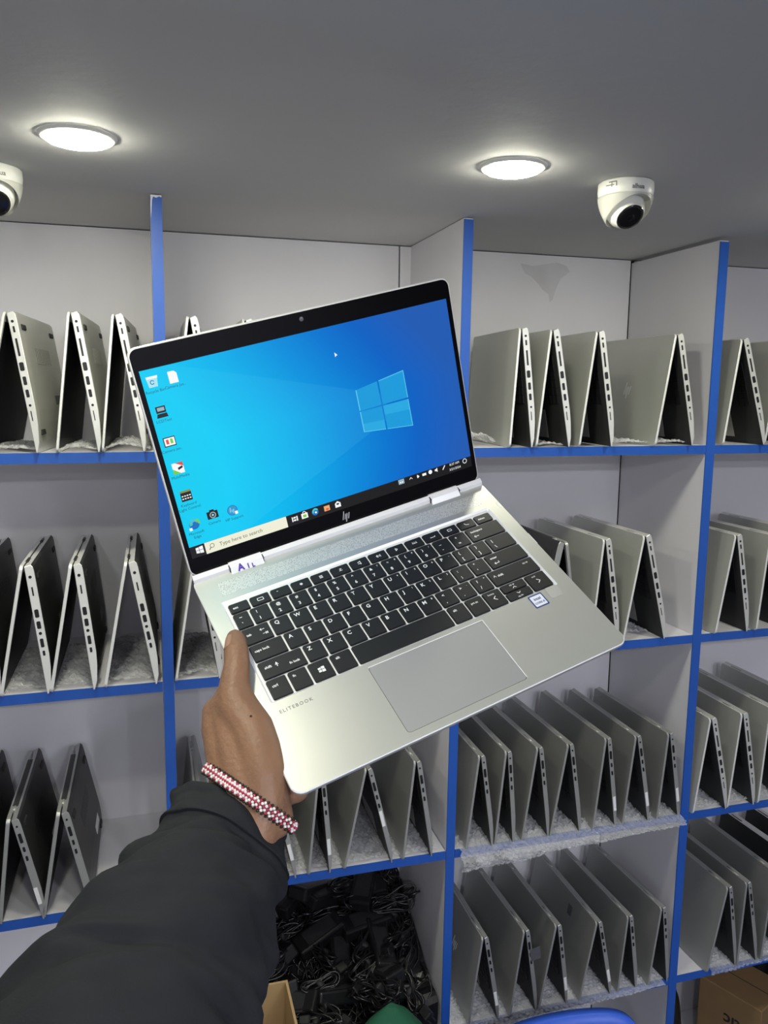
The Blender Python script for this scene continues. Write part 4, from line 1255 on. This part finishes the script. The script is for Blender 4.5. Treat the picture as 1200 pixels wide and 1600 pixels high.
# four fingers curled against the underside
chain([(-22, 134, -20, 11), (0, 122, -28, 9.6), (18, 112, -28, 9.0), (38, 98, -25, 8.4), (52, 88, -23, 7.6)])
chain([(-4, 142, -30, 11), (14, 134, -30, 9.8), (36, 122, -27, 9.2), (56, 110, -24.5, 8.5), (70, 102, -23, 7.8)])
chain([(12, 156, -33, 10.5), (30, 150, -30, 9.4), (50, 141, -26, 8.8), (68, 131, -23.5, 8.0), (78, 126, -22.5, 7.4)])
chain([(27, 172, -33, 9.5), (42, 168, -29, 8.4), (58, 160, -25, 7.8), (70, 153, -22.5, 7.2), (77, 149, -22, 6.6)])
bm = bmesh.new()
for c_, r_ in HAND:
    b2 = bmesh.new()
    bmesh.ops.create_icosphere(b2, subdivisions=2, radius=r_)
    bmesh.ops.translate(b2, verts=b2.verts[:], vec=c_)
    merge(bm, b2)
tmp = link_mesh('tmp', bm, M_SKIN)
rm = tmp.modifiers.new('r', 'REMESH')
rm.mode = 'VOXEL'
rm.voxel_size = 0.0019
sm = tmp.modifiers.new('s', 'SMOOTH')
sm.factor = 0.6
sm.iterations = 9
dg = bpy.context.evaluated_depsgraph_get()
hm_ = bpy.data.meshes.new_from_object(tmp.evaluated_get(dg))
bpy.data.objects.remove(tmp)
wrist = WL(-30, 232, -22)
person = empty('person', tuple(wrist))
tag(person, 'person reaching in from bottom left in a black jacket, left hand holding the laptop', 'person')
bm = bmesh.new()
bm.from_mesh(hm_)
# gentle creases over the thumb joint and wrist
def crease(p0, p1, width, depth):
    A, B = WL(*p0), WL(*p1)
    ab = B - A
    for v in bm.verts:
        t = max(0, min(1, (v.co - A).dot(ab) / ab.length_squared))
        d = (v.co - (A + ab * t)).length
        if d < width * 3:
            v.co -= v.normal * depth * math.exp(-(d / width) ** 2)
for a_, b_ in (((-8, 108, 19), (10, 110, 20)), ((-8, 112.5, 19), (8, 114, 20)), ((-30, 214, -2), (0, 212, 4)), ((-30, 206, 0), (-4, 203, 8)), ((-12, 158, 16), (4, 172, 12)), ((-6, 196, 14), (4, 190, 10))):
    crease(a_, b_, 0.0011, 0.0007)
body = link_mesh('body', bm, M_SKIN, None, smooth=True)
for v in body.data.vertices:
    v.co -= wrist
body.parent = person
hand_tree = None
tb = bmesh.new(); tb.from_mesh(body.data); bmesh.ops.translate(tb, verts=tb.verts[:], vec=wrist)
hand_tree = BVHTree.FromBMesh(tb)
tb.free()
# thumbnail: shrink a small curved patch onto the left of the thumb tip
bm = bmesh.new()
nc = WL(3.6, 91.0, 13.0)
nd = (X_ * -0.74 + Z_ * 0.64 + Y_ * .10).normalized()
along = (WL(10.0, 84.5, 9) - WL(5.0, 101, 11)).normalized()
side = nd.cross(along).normalized()
g = {}
for i in range(-5, 6):
    for j in range(-6, 7):
        u_, v_ = i / 5, j / 6
        w_ = 5.0 * mm * math.sqrt(max(0, 1 - 0.30 * abs(v_) ** 3))
        p0 = nc + side * u_ * w_ + along * v_ * 6.8 * mm + nd * .03
        h_ = hand_tree.ray_cast(p0, -nd)
        if h_[0] is None:
            continue
        g[(i, j)] = bm.verts.new(h_[0] + nd * (0.45 - .35 * abs(u_) ** 3) * mm - wrist)
for i in range(-5, 5):
    for j in range(-6, 6):
        if abs(j + .5) > 4.5 and abs(i + .5) > 3.5:
            continue
        ks = [(i, j), (i + 1, j), (i + 1, j + 1), (i, j + 1)]
        if all(k in g for k in ks):
            f = bm.faces.new([g[k] for k in ks])
            f.smooth = True
link_mesh('thumbnail', bm, M_NAIL, person, smooth=True)
# mole on the thumb base
hm2 = hand_tree.ray_cast(CAM, ((392 - 600) / 1244.85 * RIGHT - (1119 - 800) / 1244.85 * UP + FWD).normalized())
if hm2[0] is not None:
    bm = bmesh.new()
    bmesh.ops.create_uvsphere(bm, u_segments=10, v_segments=6, radius=.0010)
    bmesh.ops.translate(bm, verts=bm.verts[:], vec=hm2[0] - wrist)
    link_mesh('mole', bm, mat('mole_brown', (0.03, 0.016, 0.01, 1), 0.6), person, smooth=True)

# ---- sleeve: lofted tube with a deep hem
SL = [((0.0445, -0.7410, -0.3007), (0.0356, -0.0131, -0.0170)),
      ((0.0364, -0.7730, -0.3177), (0.0392, -0.0151, -0.0232)),
      ((0.0156, -0.8096, -0.3216), (0.0484, -0.0179, -0.0243)),
      ((-0.0075, -0.8458, -0.3267), (0.0571, -0.0195, -0.0185)),
      ((-0.0275, -0.8836, -0.3354), (0.0637, -0.0207, -0.0134)),
      ((-0.0468, -0.9399, -0.3374), (0.0648, -0.0196, -0.0084)),
      ((-0.0850, -1.0152, -0.3437), (0.0640, -0.0180, -0.0046)),
      ((-0.1450, -1.1300, -0.3400), (0.0660, -0.0300, 0.0100)),
      ((-0.2100, -1.2700, -0.3000), (0.0680, -0.0300, 0.0100)),
      ((-0.2600, -1.4300, -0.2500), (0.0720, -0.0250, 0.0000))]
def cr_spline(P, t):
    n_ = len(P) - 1
    i = min(int(t), n_ - 1)
    f = t - i
    p0, p1, p2, p3 = P[max(i - 1, 0)], P[i], P[i + 1], P[min(i + 2, n_)]
    return 0.5 * ((2 * p1) + (p2 - p0) * f + (2 * p0 - 5 * p1 + 4 * p2 - p3) * f * f + (3 * p1 - p0 - 3 * p2 + p3) * f ** 3)
C_ = [Vector(a_) for a_, _ in SL]
S_ = [Vector(b_) for _, b_ in SL]
NR, NS = 150, 72
def sleeve_rings(t0, t1, nr, grow):
    rings = []
    for i in range(nr + 1):
        t = t0 + (t1 - t0) * i / nr
        c_ = cr_spline(C_, t)
        s_ = cr_spline(S_, t)
        tan = (cr_spline(C_, min(t + .02, len(C_) - 1)) - cr_spline(C_, max(t - .02, 0)))
        tan.normalize()
        # keep the measured side vector; the other axis is square to it and the arm
        o_ = tan.cross(s_).normalized()
        hw = s_.length
        th2 = hw * (0.80 if t > .4 else 0.72 + .2 * t)
        ring_ = []
        for k in range(NS):
            a_ = 2 * math.pi * k / NS
            ca, sa = math.cos(a_), math.sin(a_)
            e = 1.0
            p_ = c_ + s_ * ca * e + o_ * th2 * sa
            w1 = noise.noise(Vector((ca * 1.4 + 5, sa * 1.4, t * 1.7)))
            w2 = noise.noise(Vector((ca * 2.2, sa * 2.2 + 9, t * 3.3 + ca * 1.1)))
            amp = 0.0042 + 0.0045 * min(1, t / 2.0)
            d_ = (s_ * ca + o_ * hw * sa).normalized()
            rdg = 0.0
            p_ = p_ + d_ * (amp * w1 + amp * .6 * w2 + grow)
            ring_.append(p_)
        rings.append(ring_)
    return rings
def loft(bm, rings, close_end=False):
    vr = [[bm.verts.new(p_ - wrist) for p_ in r_] for r_ in rings]
    for a_, b_ in zip(vr, vr[1:]):
        for k in range(NS):
            f = bm.faces.new((a_[k], a_[(k + 1) % NS], b_[(k + 1) % NS], b_[k]))
            f.smooth = True
    if close_end:
        bm.faces.new(vr[-1])
    return vr
bm = bmesh.new()
loft(bm, sleeve_rings(0.02, len(C_) - 1.0, NR, 0.0), True)
sleeve = link_mesh('jacket_sleeve', bm, M_CLOTH, person)
# hem band: an outer turned-up layer with its own rolled edges
bm = bmesh.new()
o1 = sleeve_rings(0.0, 0.92, 22, 0.0022)
i1 = sleeve_rings(0.0, 0.92, 22, -0.0008)
vo = loft(bm, o1)
vi = [[bm.verts.new(p_ - wrist) for p_ in r_] for r_ in i1]
for k in range(NS):
    k2 = (k + 1) % NS
    bm.faces.new((vo[0][k], vo[0][k2], vi[0][k2], vi[0][k]))
    bm.faces.new((vo[-1][k2], vo[-1][k], vi[-1][k], vi[-1][k2]))
for a_, b_ in zip(vi, vi[1:]):
    for k in range(NS):
        bm.faces.new((a_[k], b_[k], b_[(k + 1) % NS], a_[(k + 1) % NS]))
bmesh.ops.recalc_face_normals(bm, faces=bm.faces[:])
link_mesh('sleeve_hem', bm, M_CLOTH, person)

# ---- beaded bracelet round the wrist
brc = WL(-27.5, 203, -20)
axis = (WL(-46, 26, -19) - WL(0, 0, 0)).normalized()
u0 = (WL(0.47, 0.88, 0.04) - WL(0, 0, 0)).normalized()
v0 = axis.cross(u0).normalized()
NB = 62
loop = []
for k in range(NB):
    a_ = 2 * math.pi * k / NB
    d_ = u0 * math.cos(a_) + v0 * math.sin(a_)
    h_ = hand_tree.ray_cast(brc + d_ * .12, -d_)
    loop.append((h_[0] if h_[0] is not None else brc + d_ * .03, d_))
# relax the loop so that it bridges hollows
for it in range(6):
    nl = []
    for k in range(NB):
        pm = (loop[k - 1][0] + loop[(k + 1) % NB][0]) / 2
        p_, d_ = loop[k]
        r_now = (p_ - brc).dot(d_)
        r_av = (pm - brc).dot(d_)
        nl.append((brc + d_ * max(r_now, r_av), d_))
    loop = nl
beads = {'white_bead': [], 'black_bead': [], 'red_bead': []}
for k in range(NB):
    p_, d_ = loop[k]
    for j in range(-3, 4):
        off = j * 0.00142
        ang = (0.5 if j % 2 else 0.0)
        p2, d2 = loop[(k + 1) % NB]
        pp = p_.lerp(p2, ang)
        dd = d_.lerp(d2, ang).normalized()
        lift = 0.0018 + 0.0011 * (1 - abs(j) / 3.5)
        seg = k / NB
        special = 0.47 < seg < 0.55
        colr = 'black_bead' if abs(j) == 3 else ('white_bead' if abs(j) == 1 else ('red_bead' if (j == 0 or (abs(j) == 2 and k % 2 == 0)) else 'white_bead'))
        beads[colr].append(pp + dd * lift + axis * off)
for nm, mt in (('white_bead', mat('bead_white', (0.82, 0.74, 0.72, 1), 0.2)), ('black_bead', mat('bead_black', (0.02, 0.015, 0.008, 1), 0.2)), ('red_bead', mat('bead_red', (0.42, 0.03, 0.07, 1), 0.2))):
    bm = bmesh.new()
    for p_ in beads[nm]:
        b2 = bmesh.new()
        bmesh.ops.create_icosphere(b2, subdivisions=1, radius=.00125 if nm != 'white_bead' else .00135)
        bmesh.ops.translate(b2, verts=b2.verts[:], vec=p_ - wrist)
        for f in b2.faces:
            f.smooth = True
        merge(bm, b2)
    if nm == 'white_bead':
        brace = link_mesh('bracelet', bm, mt, person)
        brace['kind'] = 'stuff'
        brace['label'] = 'beaded bracelet in white, red and black'
    else:
        o_ = link_mesh(nm + 's', bm, mt, brace)
        o_['kind'] = 'stuff'
bm = bmesh.new()
add_tube(bm, [p_ + d_ * .0008 - wrist for p_, d_ in loop], .0012, 6, closed=True)
link_mesh('bracelet_cord', bm, M_PORT, brace)

# ------------------------------------------------------------------ charger heap
heap = tag(empty('cable_tangle', (0.27, 0.14, S4)), 'dark tangle of black cables filling the bay under the chargers', 'cables')
heap['kind'] = 'stuff'
def heap_z(x, y):
    t = max(0, min(1, (y + 0.02) / 0.27))
    z = -1.172 + 0.118 * t
    z += 0.016 * noise.noise(Vector((x * 11, y * 11, 3))) + 0.010 * noise.noise(Vector((x * 30, y * 30, 9)))
    z = max(z, -1.205)
    return z
bm = bmesh.new()
nx, ny = 50, 30
g = []
for i in range(nx + 1):
    row = []
    for j in range(ny + 1):
        x = 0.024 + (0.498 - 0.024) * i / nx
        y = 0.004 + (0.278 - 0.004) * j / ny
        row.append(bm.verts.new((x - .27, y - .14, heap_z(x, y) - 0.012 - S4)))
    g.append(row)
for i in range(nx):
    for j in range(ny):
        bm.faces.new((g[i][j], g[i + 1][j], g[i + 1][j + 1], g[i][j + 1]))
bd_ = [e for e in bm.edges if len(e.link_faces) == 1]
ret = bmesh.ops.extrude_edge_only(bm, edges=bd_)
for v in ret['geom']:
    if isinstance(v, bmesh.types.BMVert):
        v.co.z = 0.002
rng = random.Random(5)
for k in range(230):
    x = rng.uniform(0.06, 0.48)
    y = rng.uniform(0.0, 0.26)
    ang = rng.uniform(0, math.pi)
    ln, wd = rng.uniform(.03, .07), rng.uniform(.012, .03)
    ca, sa = math.cos(ang), math.sin(ang)
    pts = []
    for q_ in range(20):
        a_ = 2 * math.pi * q_ / 20
        dx, dy = ln * math.cos(a_) * ca - wd * math.sin(a_) * sa, ln * math.cos(a_) * sa + wd * math.sin(a_) * ca
        xx, yy = min(.49, max(.03, x + dx)), min(.27, max(-.012, y + dy))
        pts.append((xx - .27, yy - .14, heap_z(xx, yy) - S4 - .006 + .012 * math.sin(a_ * 2 + k)))
    add_tube(bm, pts, .0020, 5, closed=True)
o_ = link_mesh('cable_mass', bm, M_CABLE, heap)
o_['kind'] = 'stuff'

def charger_proto(v):
    root = empty('laptop_charger')
    r_ = random.Random(v)
    bm = bmesh.new()
    add_box(bm, -.052, .052, -.023, .023, 0, .028, .0045, 2)
    br = link_mesh('power_brick', bm, M_BLACKPL, root)
    box_obj('rating_label', -.035, .03, -.016, .016, .0279, .0283, mat('dim_rating_label', (0.022, 0.022, 0.024, 1), 0.4, noise_amt=0.5, noise_scale=300), br)
    bm = bmesh.new()
    for k in range(7):
        ln, wd = r_.uniform(.036, .052), r_.uniform(.012, .024)
        cx, cy, cz = .062 + r_.uniform(-.006, .006), -.045 + r_.uniform(-.005, .005), .012 + k * .0034
        tl = r_.uniform(-.4, .4)
        rot = r_.uniform(-.35, .35)
        pts = []
        for q_ in range(22):
            a_ = 2 * math.pi * q_ / 22
            pinch = 0.45 + .55 * abs(math.cos(a_))
            xx, yy = ln * math.cos(a_), wd * math.sin(a_) * pinch
            pts.append((cx + xx * math.cos(rot) - yy * math.sin(rot), cy + xx * math.sin(rot) + yy * math.cos(rot), cz + tl * yy * .6 + .006 * math.sin(a_ * 2 + k)))
        add_tube(bm, pts, .0019, 6, closed=True)
    add_tube(bm, [(.05, 0, .014), (.066, -.006, .018), (.075, -.02, .022), (.066, -.038, .026)], .002, 6)
    coil = link_mesh('coiled_cable', bm, M_CABLE, root)
    bm = bmesh.new()
    add_lathe(bm, [(.011, -.005), (.0125, 0), (.011, .005)], 14, Matrix.Translation((.062, -.045, .022)) @ Matrix.Rotation(R(90), 4, 'Y') @ Matrix.Scale(1.0, 4))
    link_mesh('cable_tie', bm, M_RUBBER, coil)
    bm = bmesh.new()
    add_lathe(bm, [(.0035, 0), (.0035, .016), (.0022, .017), (.0022, .026)], 12, Matrix.Translation((.095, -.05, .03)) @ Matrix.Rotation(R(70), 4, 'Y'))
    link_mesh('plug', bm, M_BLACKPL, coil)
    return root
cp = [charger_proto(v) for v in range(3)]
cpk = [[(c, kids(c)) for c in kids(r_)] for r_ in cp]
used = [False] * 3
def put_charger(v, x, y, z, rx, ry, rz, label):
    if not used[v]:
        used[v] = True
        r2 = cp[v]
    else:
        r2 = cp[v].copy()
        COL.objects.link(r2)
        for c, gs in cpk[v]:
            c2 = c.copy()
            COL.objects.link(c2)
            c2.parent = r2
            for g_ in gs:
                g2 = g_.copy()
                COL.objects.link(g2)
                g2.parent = c2
    r2.location = (x, y, z)
    r2.rotation_euler = (rx, ry, rz)
    tag(r2, label, 'charger', 'black laptop chargers heaped in the bay')
rng = random.Random(21)
CROW = ['rearmost row', 'second row from the back', 'third row from the back', 'third row from the front', 'second row from the front', 'frontmost row']
CCOL = ['leftmost', 'second from left', 'second from right', 'rightmost']
k = 0
for j, y in enumerate((0.23, 0.19, 0.145, 0.10, 0.055, 0.02)):
    for i in range(4):
        x = 0.085 + i * 0.105 + rng.uniform(-.015, .015) + (0.02 if j % 2 else 0)
        yy = y + rng.uniform(-.012, .012)
        rz = rng.choice((0, 0.5, -0.6, 1.4, 2.6, 3.4, -1.2)) + rng.uniform(-.3, .3)
        x = min(.40, max(.10, x))
        put_charger(k % 3, x, min(.20, max(.055, yy)) if abs(math.sin(rz)) > .5 else min(.225, max(.03, yy)), heap_z(x, yy) + .002 + rng.uniform(0, .014) + (.02 if j < 2 else 0), rng.uniform(-.5, .5), rng.uniform(-.35, .35), rz, 'black laptop charger in the heap, %s, %s' % (CROW[j], CCOL[i]))
        k += 1

def coil_proto():
    root = empty('power_cable')
    r_ = random.Random(77)
    bm = bmesh.new()
    for k in range(8):
        ln, wd = r_.uniform(.032, .046), r_.uniform(.011, .022)
        rot = r_.uniform(-.4, .4)
        tl = r_.uniform(-.5, .5)
        pts = []
        for q_ in range(22):
            a_ = 2 * math.pi * q_ / 22
            pinch = 0.35 + .65 * abs(math.cos(a_))
            xx, yy = ln * math.cos(a_), wd * math.sin(a_) * pinch
            pts.append((xx * math.cos(rot) - yy * math.sin(rot), xx * math.sin(rot) + yy * math.cos(rot), .006 + k * .003 + tl * yy * .6 + .005 * math.sin(a_ * 2 + k)))
        add_tube(bm, pts, .0021, 6, closed=True)
    c = link_mesh('cable_loops', bm, M_CABLE, root)
    bm = bmesh.new()
    add_lathe(bm, [(.010, -.006), (.0115, 0), (.010, .006)], 14, Matrix.Translation((0, 0, .018)) @ Matrix.Rotation(R(90), 4, 'Y'))
    link_mesh('cable_tie', bm, M_RUBBER, root)
    bm = bmesh.new()
    add_box(bm, .04, .062, -.009, .009, .014, .030, .002, 1)
    for dy in (-.005, .005):
        add_box(bm, .062, .074, dy - .0012, dy + .0012, .020, .023)
    link_mesh('mains_plug', bm, M_BLACKPL, root)
    return root
kp = coil_proto()
kpk = kids(kp)
n = 0
for j, y in enumerate((0.0, 0.045, 0.095)):
    for i in range(5):
        if n == 0:
            r2 = kp
        else:
            r2 = kp.copy()
            COL.objects.link(r2)
            for c in kpk:
                c2 = c.copy()
                COL.objects.link(c2)
                c2.parent = r2
        x = .10 + i * .092 + rng.uniform(-.02, .02)
        yy = y + rng.uniform(-.01, .012)
        x = min(.452, x)
        r2.location = (x, yy, heap_z(x, yy) + .016)
        r2.rotation_euler = (R(28) + rng.uniform(-.3, .3), rng.uniform(-.3, .3), rng.uniform(0, 6.28))
        tag(r2, 'tied black power cable on the heap, %s, %s' % (('front row', 'middle row', 'back row')[j], ('leftmost', 'second from left', 'centre', 'second from right', 'rightmost')[i]), 'cable', 'tied power cables on the heap')
        n += 1

# ------------------------------------------------------------------ foreground bits at the bottom
# cardboard carton with an upright flap, standing on a stool-height stack
def carton(name, cx, cy, z0, sx, sy, sz, rz, label, flap=True, text=None):
    o = empty(name, (cx, cy, z0), rz)
    t = .004
    for (a, b, c, d) in ((-sx / 2, sx / 2, -sy / 2, -sy / 2 + t), (-sx / 2, sx / 2, sy / 2 - t, sy / 2), (-sx / 2, -sx / 2 + t, -sy / 2 + t, sy / 2 - t), (sx / 2 - t, sx / 2, -sy / 2 + t, sy / 2 - t)):
        box_obj('panel', a, b, c, d, 0, sz, M_CARD, o)
    box_obj('bottom', -sx / 2 + t, sx / 2 - t, -sy / 2 + t, sy / 2 - t, 0, t, M_CARD, o)
    return o
c1 = carton('carton', 0.055, -0.25, FLOOR, 0.27, 0.30, 0.50, 0, '')
tag(c1, 'brown cardboard carton on the floor carrying the open carton', 'box')
c2 = carton('carton', 0.055, -0.25, FLOOR + 0.50, 0.265, 0.30, 0.482, 0, '')
tag(c2, 'open brown cardboard carton at the bottom edge beside the black sleeve', 'box')
# green cloth sack
sack = empty('cloth_sack', (0.372, -0.125, FLOOR))
tag(sack, 'dark green cloth sack with a peaked top at the bottom edge', 'bag')
bm = bmesh.new()
rings = []
HS = 0.915
for i in range(31):
    t = i / 30
    r0 = 0.090 * max(.04, 1 - (max(0, (t - .85) / .15)) ** 2) ** .8 * (1 + .1 * math.sin(t * 5))
    ring_ = []
    for k in range(40):
        a_ = 2 * math.pi * k / 40
        rr = r0 * (1 + .10 * math.cos(3 * a_ + t * 3) + .08 * noise.noise(Vector((math.cos(a_) * 2, math.sin(a_) * 2, t * 4))))
        ring_.append(bm.verts.new((rr * math.cos(a_) * 1.1 - .01 * max(0, t - .8) * 5, rr * math.sin(a_) * .85, HS * t)))
    rings.append(ring_)
for a_, b_ in zip(rings, rings[1:]):
    for k in range(40):
        f = bm.faces.new((a_[k], a_[(k + 1) % 40], b_[(k + 1) % 40], b_[k]))
        f.smooth = True
bm.faces.new(rings[0][::-1])
bm.faces.new(rings[-1])
link_mesh('cloth', bm, M_GREEN, sack)

# blue plastic chair, back towards the shelves
chair = empty('plastic_chair', (0.668, -0.305, FLOOR))
tag(chair, 'bright blue plastic chair, only the top of its backrest in view at the bottom edge', 'chair')
bm = bmesh.new()
def back_pt(u_, v_):
    """u -1..1 across, v 0..1 up"""
    x = 0.185 * u_ * (1 - .04 * v_)
    y = 0.13 + 0.055 * v_ - 0.035 * u_ * u_
    z = 0.44 + 0.375 * v_
    return Vector((x, y, z))
out = []
n_ = 48
for k in range(n_ + 1):
    u_ = math.sin(math.pi / 2 * (-1 + 2 * k / n_))
    top = (1 - abs(u_) ** 9) ** (1 / 2.2) if abs(u_) < 1 else 0
    out.append((u_, .80 + .20 * top))
g1, g2 = [], []
cols = []
for u_, vt in out:
    col = []
    for j in range(13):
        v_ = vt * j / 12
        p_ = back_pt(u_, v_)
        rim = 0.006 if (j >= 11 or abs(u_) > .86) else 0.0
        col.append((bm.verts.new(p_ + Vector((0, -.004 - rim, 0))), bm.verts.new(p_ + Vector((0, .004 + rim, 0)))))
    cols.append(col)
for a_, b_ in zip(cols, cols[1:]):
    for j in range(12):
        bm.faces.new((a_[j][0], b_[j][0], b_[j + 1][0], a_[j + 1][0]))
        bm.faces.new((a_[j][1], a_[j + 1][1], b_[j + 1][1], b_[j][1]))
    bm.faces.new((a_[12][0], b_[12][0], b_[12][1], a_[12][1]))
    bm.faces.new((a_[0][1], b_[0][1], b_[0][0], a_[0][0]))
for j in range(12):
    bm.faces.new((cols[0][j][0], cols[0][j + 1][0], cols[0][j + 1][1], cols[0][j][1]))
    bm.faces.new((cols[-1][j][1], cols[-1][j + 1][1], cols[-1][j + 1][0], cols[-1][j][0]))
bmesh.ops.recalc_face_normals(bm, faces=bm.faces[:])
for f in bm.faces:
    f.smooth = True
link_mesh('backrest', bm, M_BLUEPL, chair)
bm = bmesh.new()
add_prism(bm, rrect(-.185, .185, -.24, .15, .05, 5), 'z', .425, .445)
link_mesh('seat', bm, M_BLUEPL, chair)
for sx in (-1, 1):
    for sy in (-1, 1):
        bm = bmesh.new()
        x0, y0 = sx * .15, (-.19 if sy < 0 else .11)
        x1, y1 = sx * .18, (-.235 if sy < 0 else .19)
        add_tube(bm, [(x1, y1, 0), ((x0 + x1) / 2, (y0 + y1) / 2, .22), (x0, y0, .43)], .02, 8, radii=[.016, .02, .026])
        link_mesh('leg', bm, M_BLUEPL, chair)

# carton in the dark bottom bay on the right, its print upside down
BZ = -1.60
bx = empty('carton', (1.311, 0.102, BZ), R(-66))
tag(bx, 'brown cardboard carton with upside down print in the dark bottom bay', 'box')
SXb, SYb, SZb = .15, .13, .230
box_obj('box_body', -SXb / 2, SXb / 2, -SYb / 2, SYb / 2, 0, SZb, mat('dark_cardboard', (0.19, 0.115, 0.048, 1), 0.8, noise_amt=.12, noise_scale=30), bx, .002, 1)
box_obj('flap_seam', -SXb / 2, SXb / 2, -.001, .001, SZb - .0004, SZb + .0003, M_GAP, bx)
bm = bmesh.new()
text_bm(bm, 'tic', 0, 0, .042, bold=.0008)
Mt = Matrix(((-1, 0, 0, .030), (0, 0, -1, -SYb / 2 - .0001), (0, -1, 0, SZb - .058), (0, 0, 0, 1)))
bmesh.ops.transform(bm, matrix=Mt, verts=bm.verts[:])
bmesh.ops.recalc_face_normals(bm, faces=bm.faces[:])
link_mesh('printed_text', bm, M_PORT, bx)

# black lumps added round the carton so that the bay reads dark
bag = empty('dark_filler', (1.36, 0.14, BZ))
tag(bag, 'black lumps added round the carton to darken the bottom bay', 'bag')
for nm, (cx, cy, rx, ry, rz_) in (('filler_right', (0.105, 0.03, .065, .09, .30)), ('filler_left', (-0.245, 0.035, .055, .085, .26))):
    bm = bmesh.new()
    bmesh.ops.create_icosphere(bm, subdivisions=4, radius=1)
    for v in bm.verts:
        q_ = v.co.copy()
        k_ = 1 + .10 * noise.noise(q_ * 3.1) + .05 * abs(noise.noise(q_ * 8))
        v.co = Vector((cx + q_.x * rx * k_, cy + q_.y * ry * k_, max(0.0005, .12 + q_.z * (rz_ - .12) * k_)))
    link_mesh(nm, bm, M_BLACKPL, bag, smooth=True)
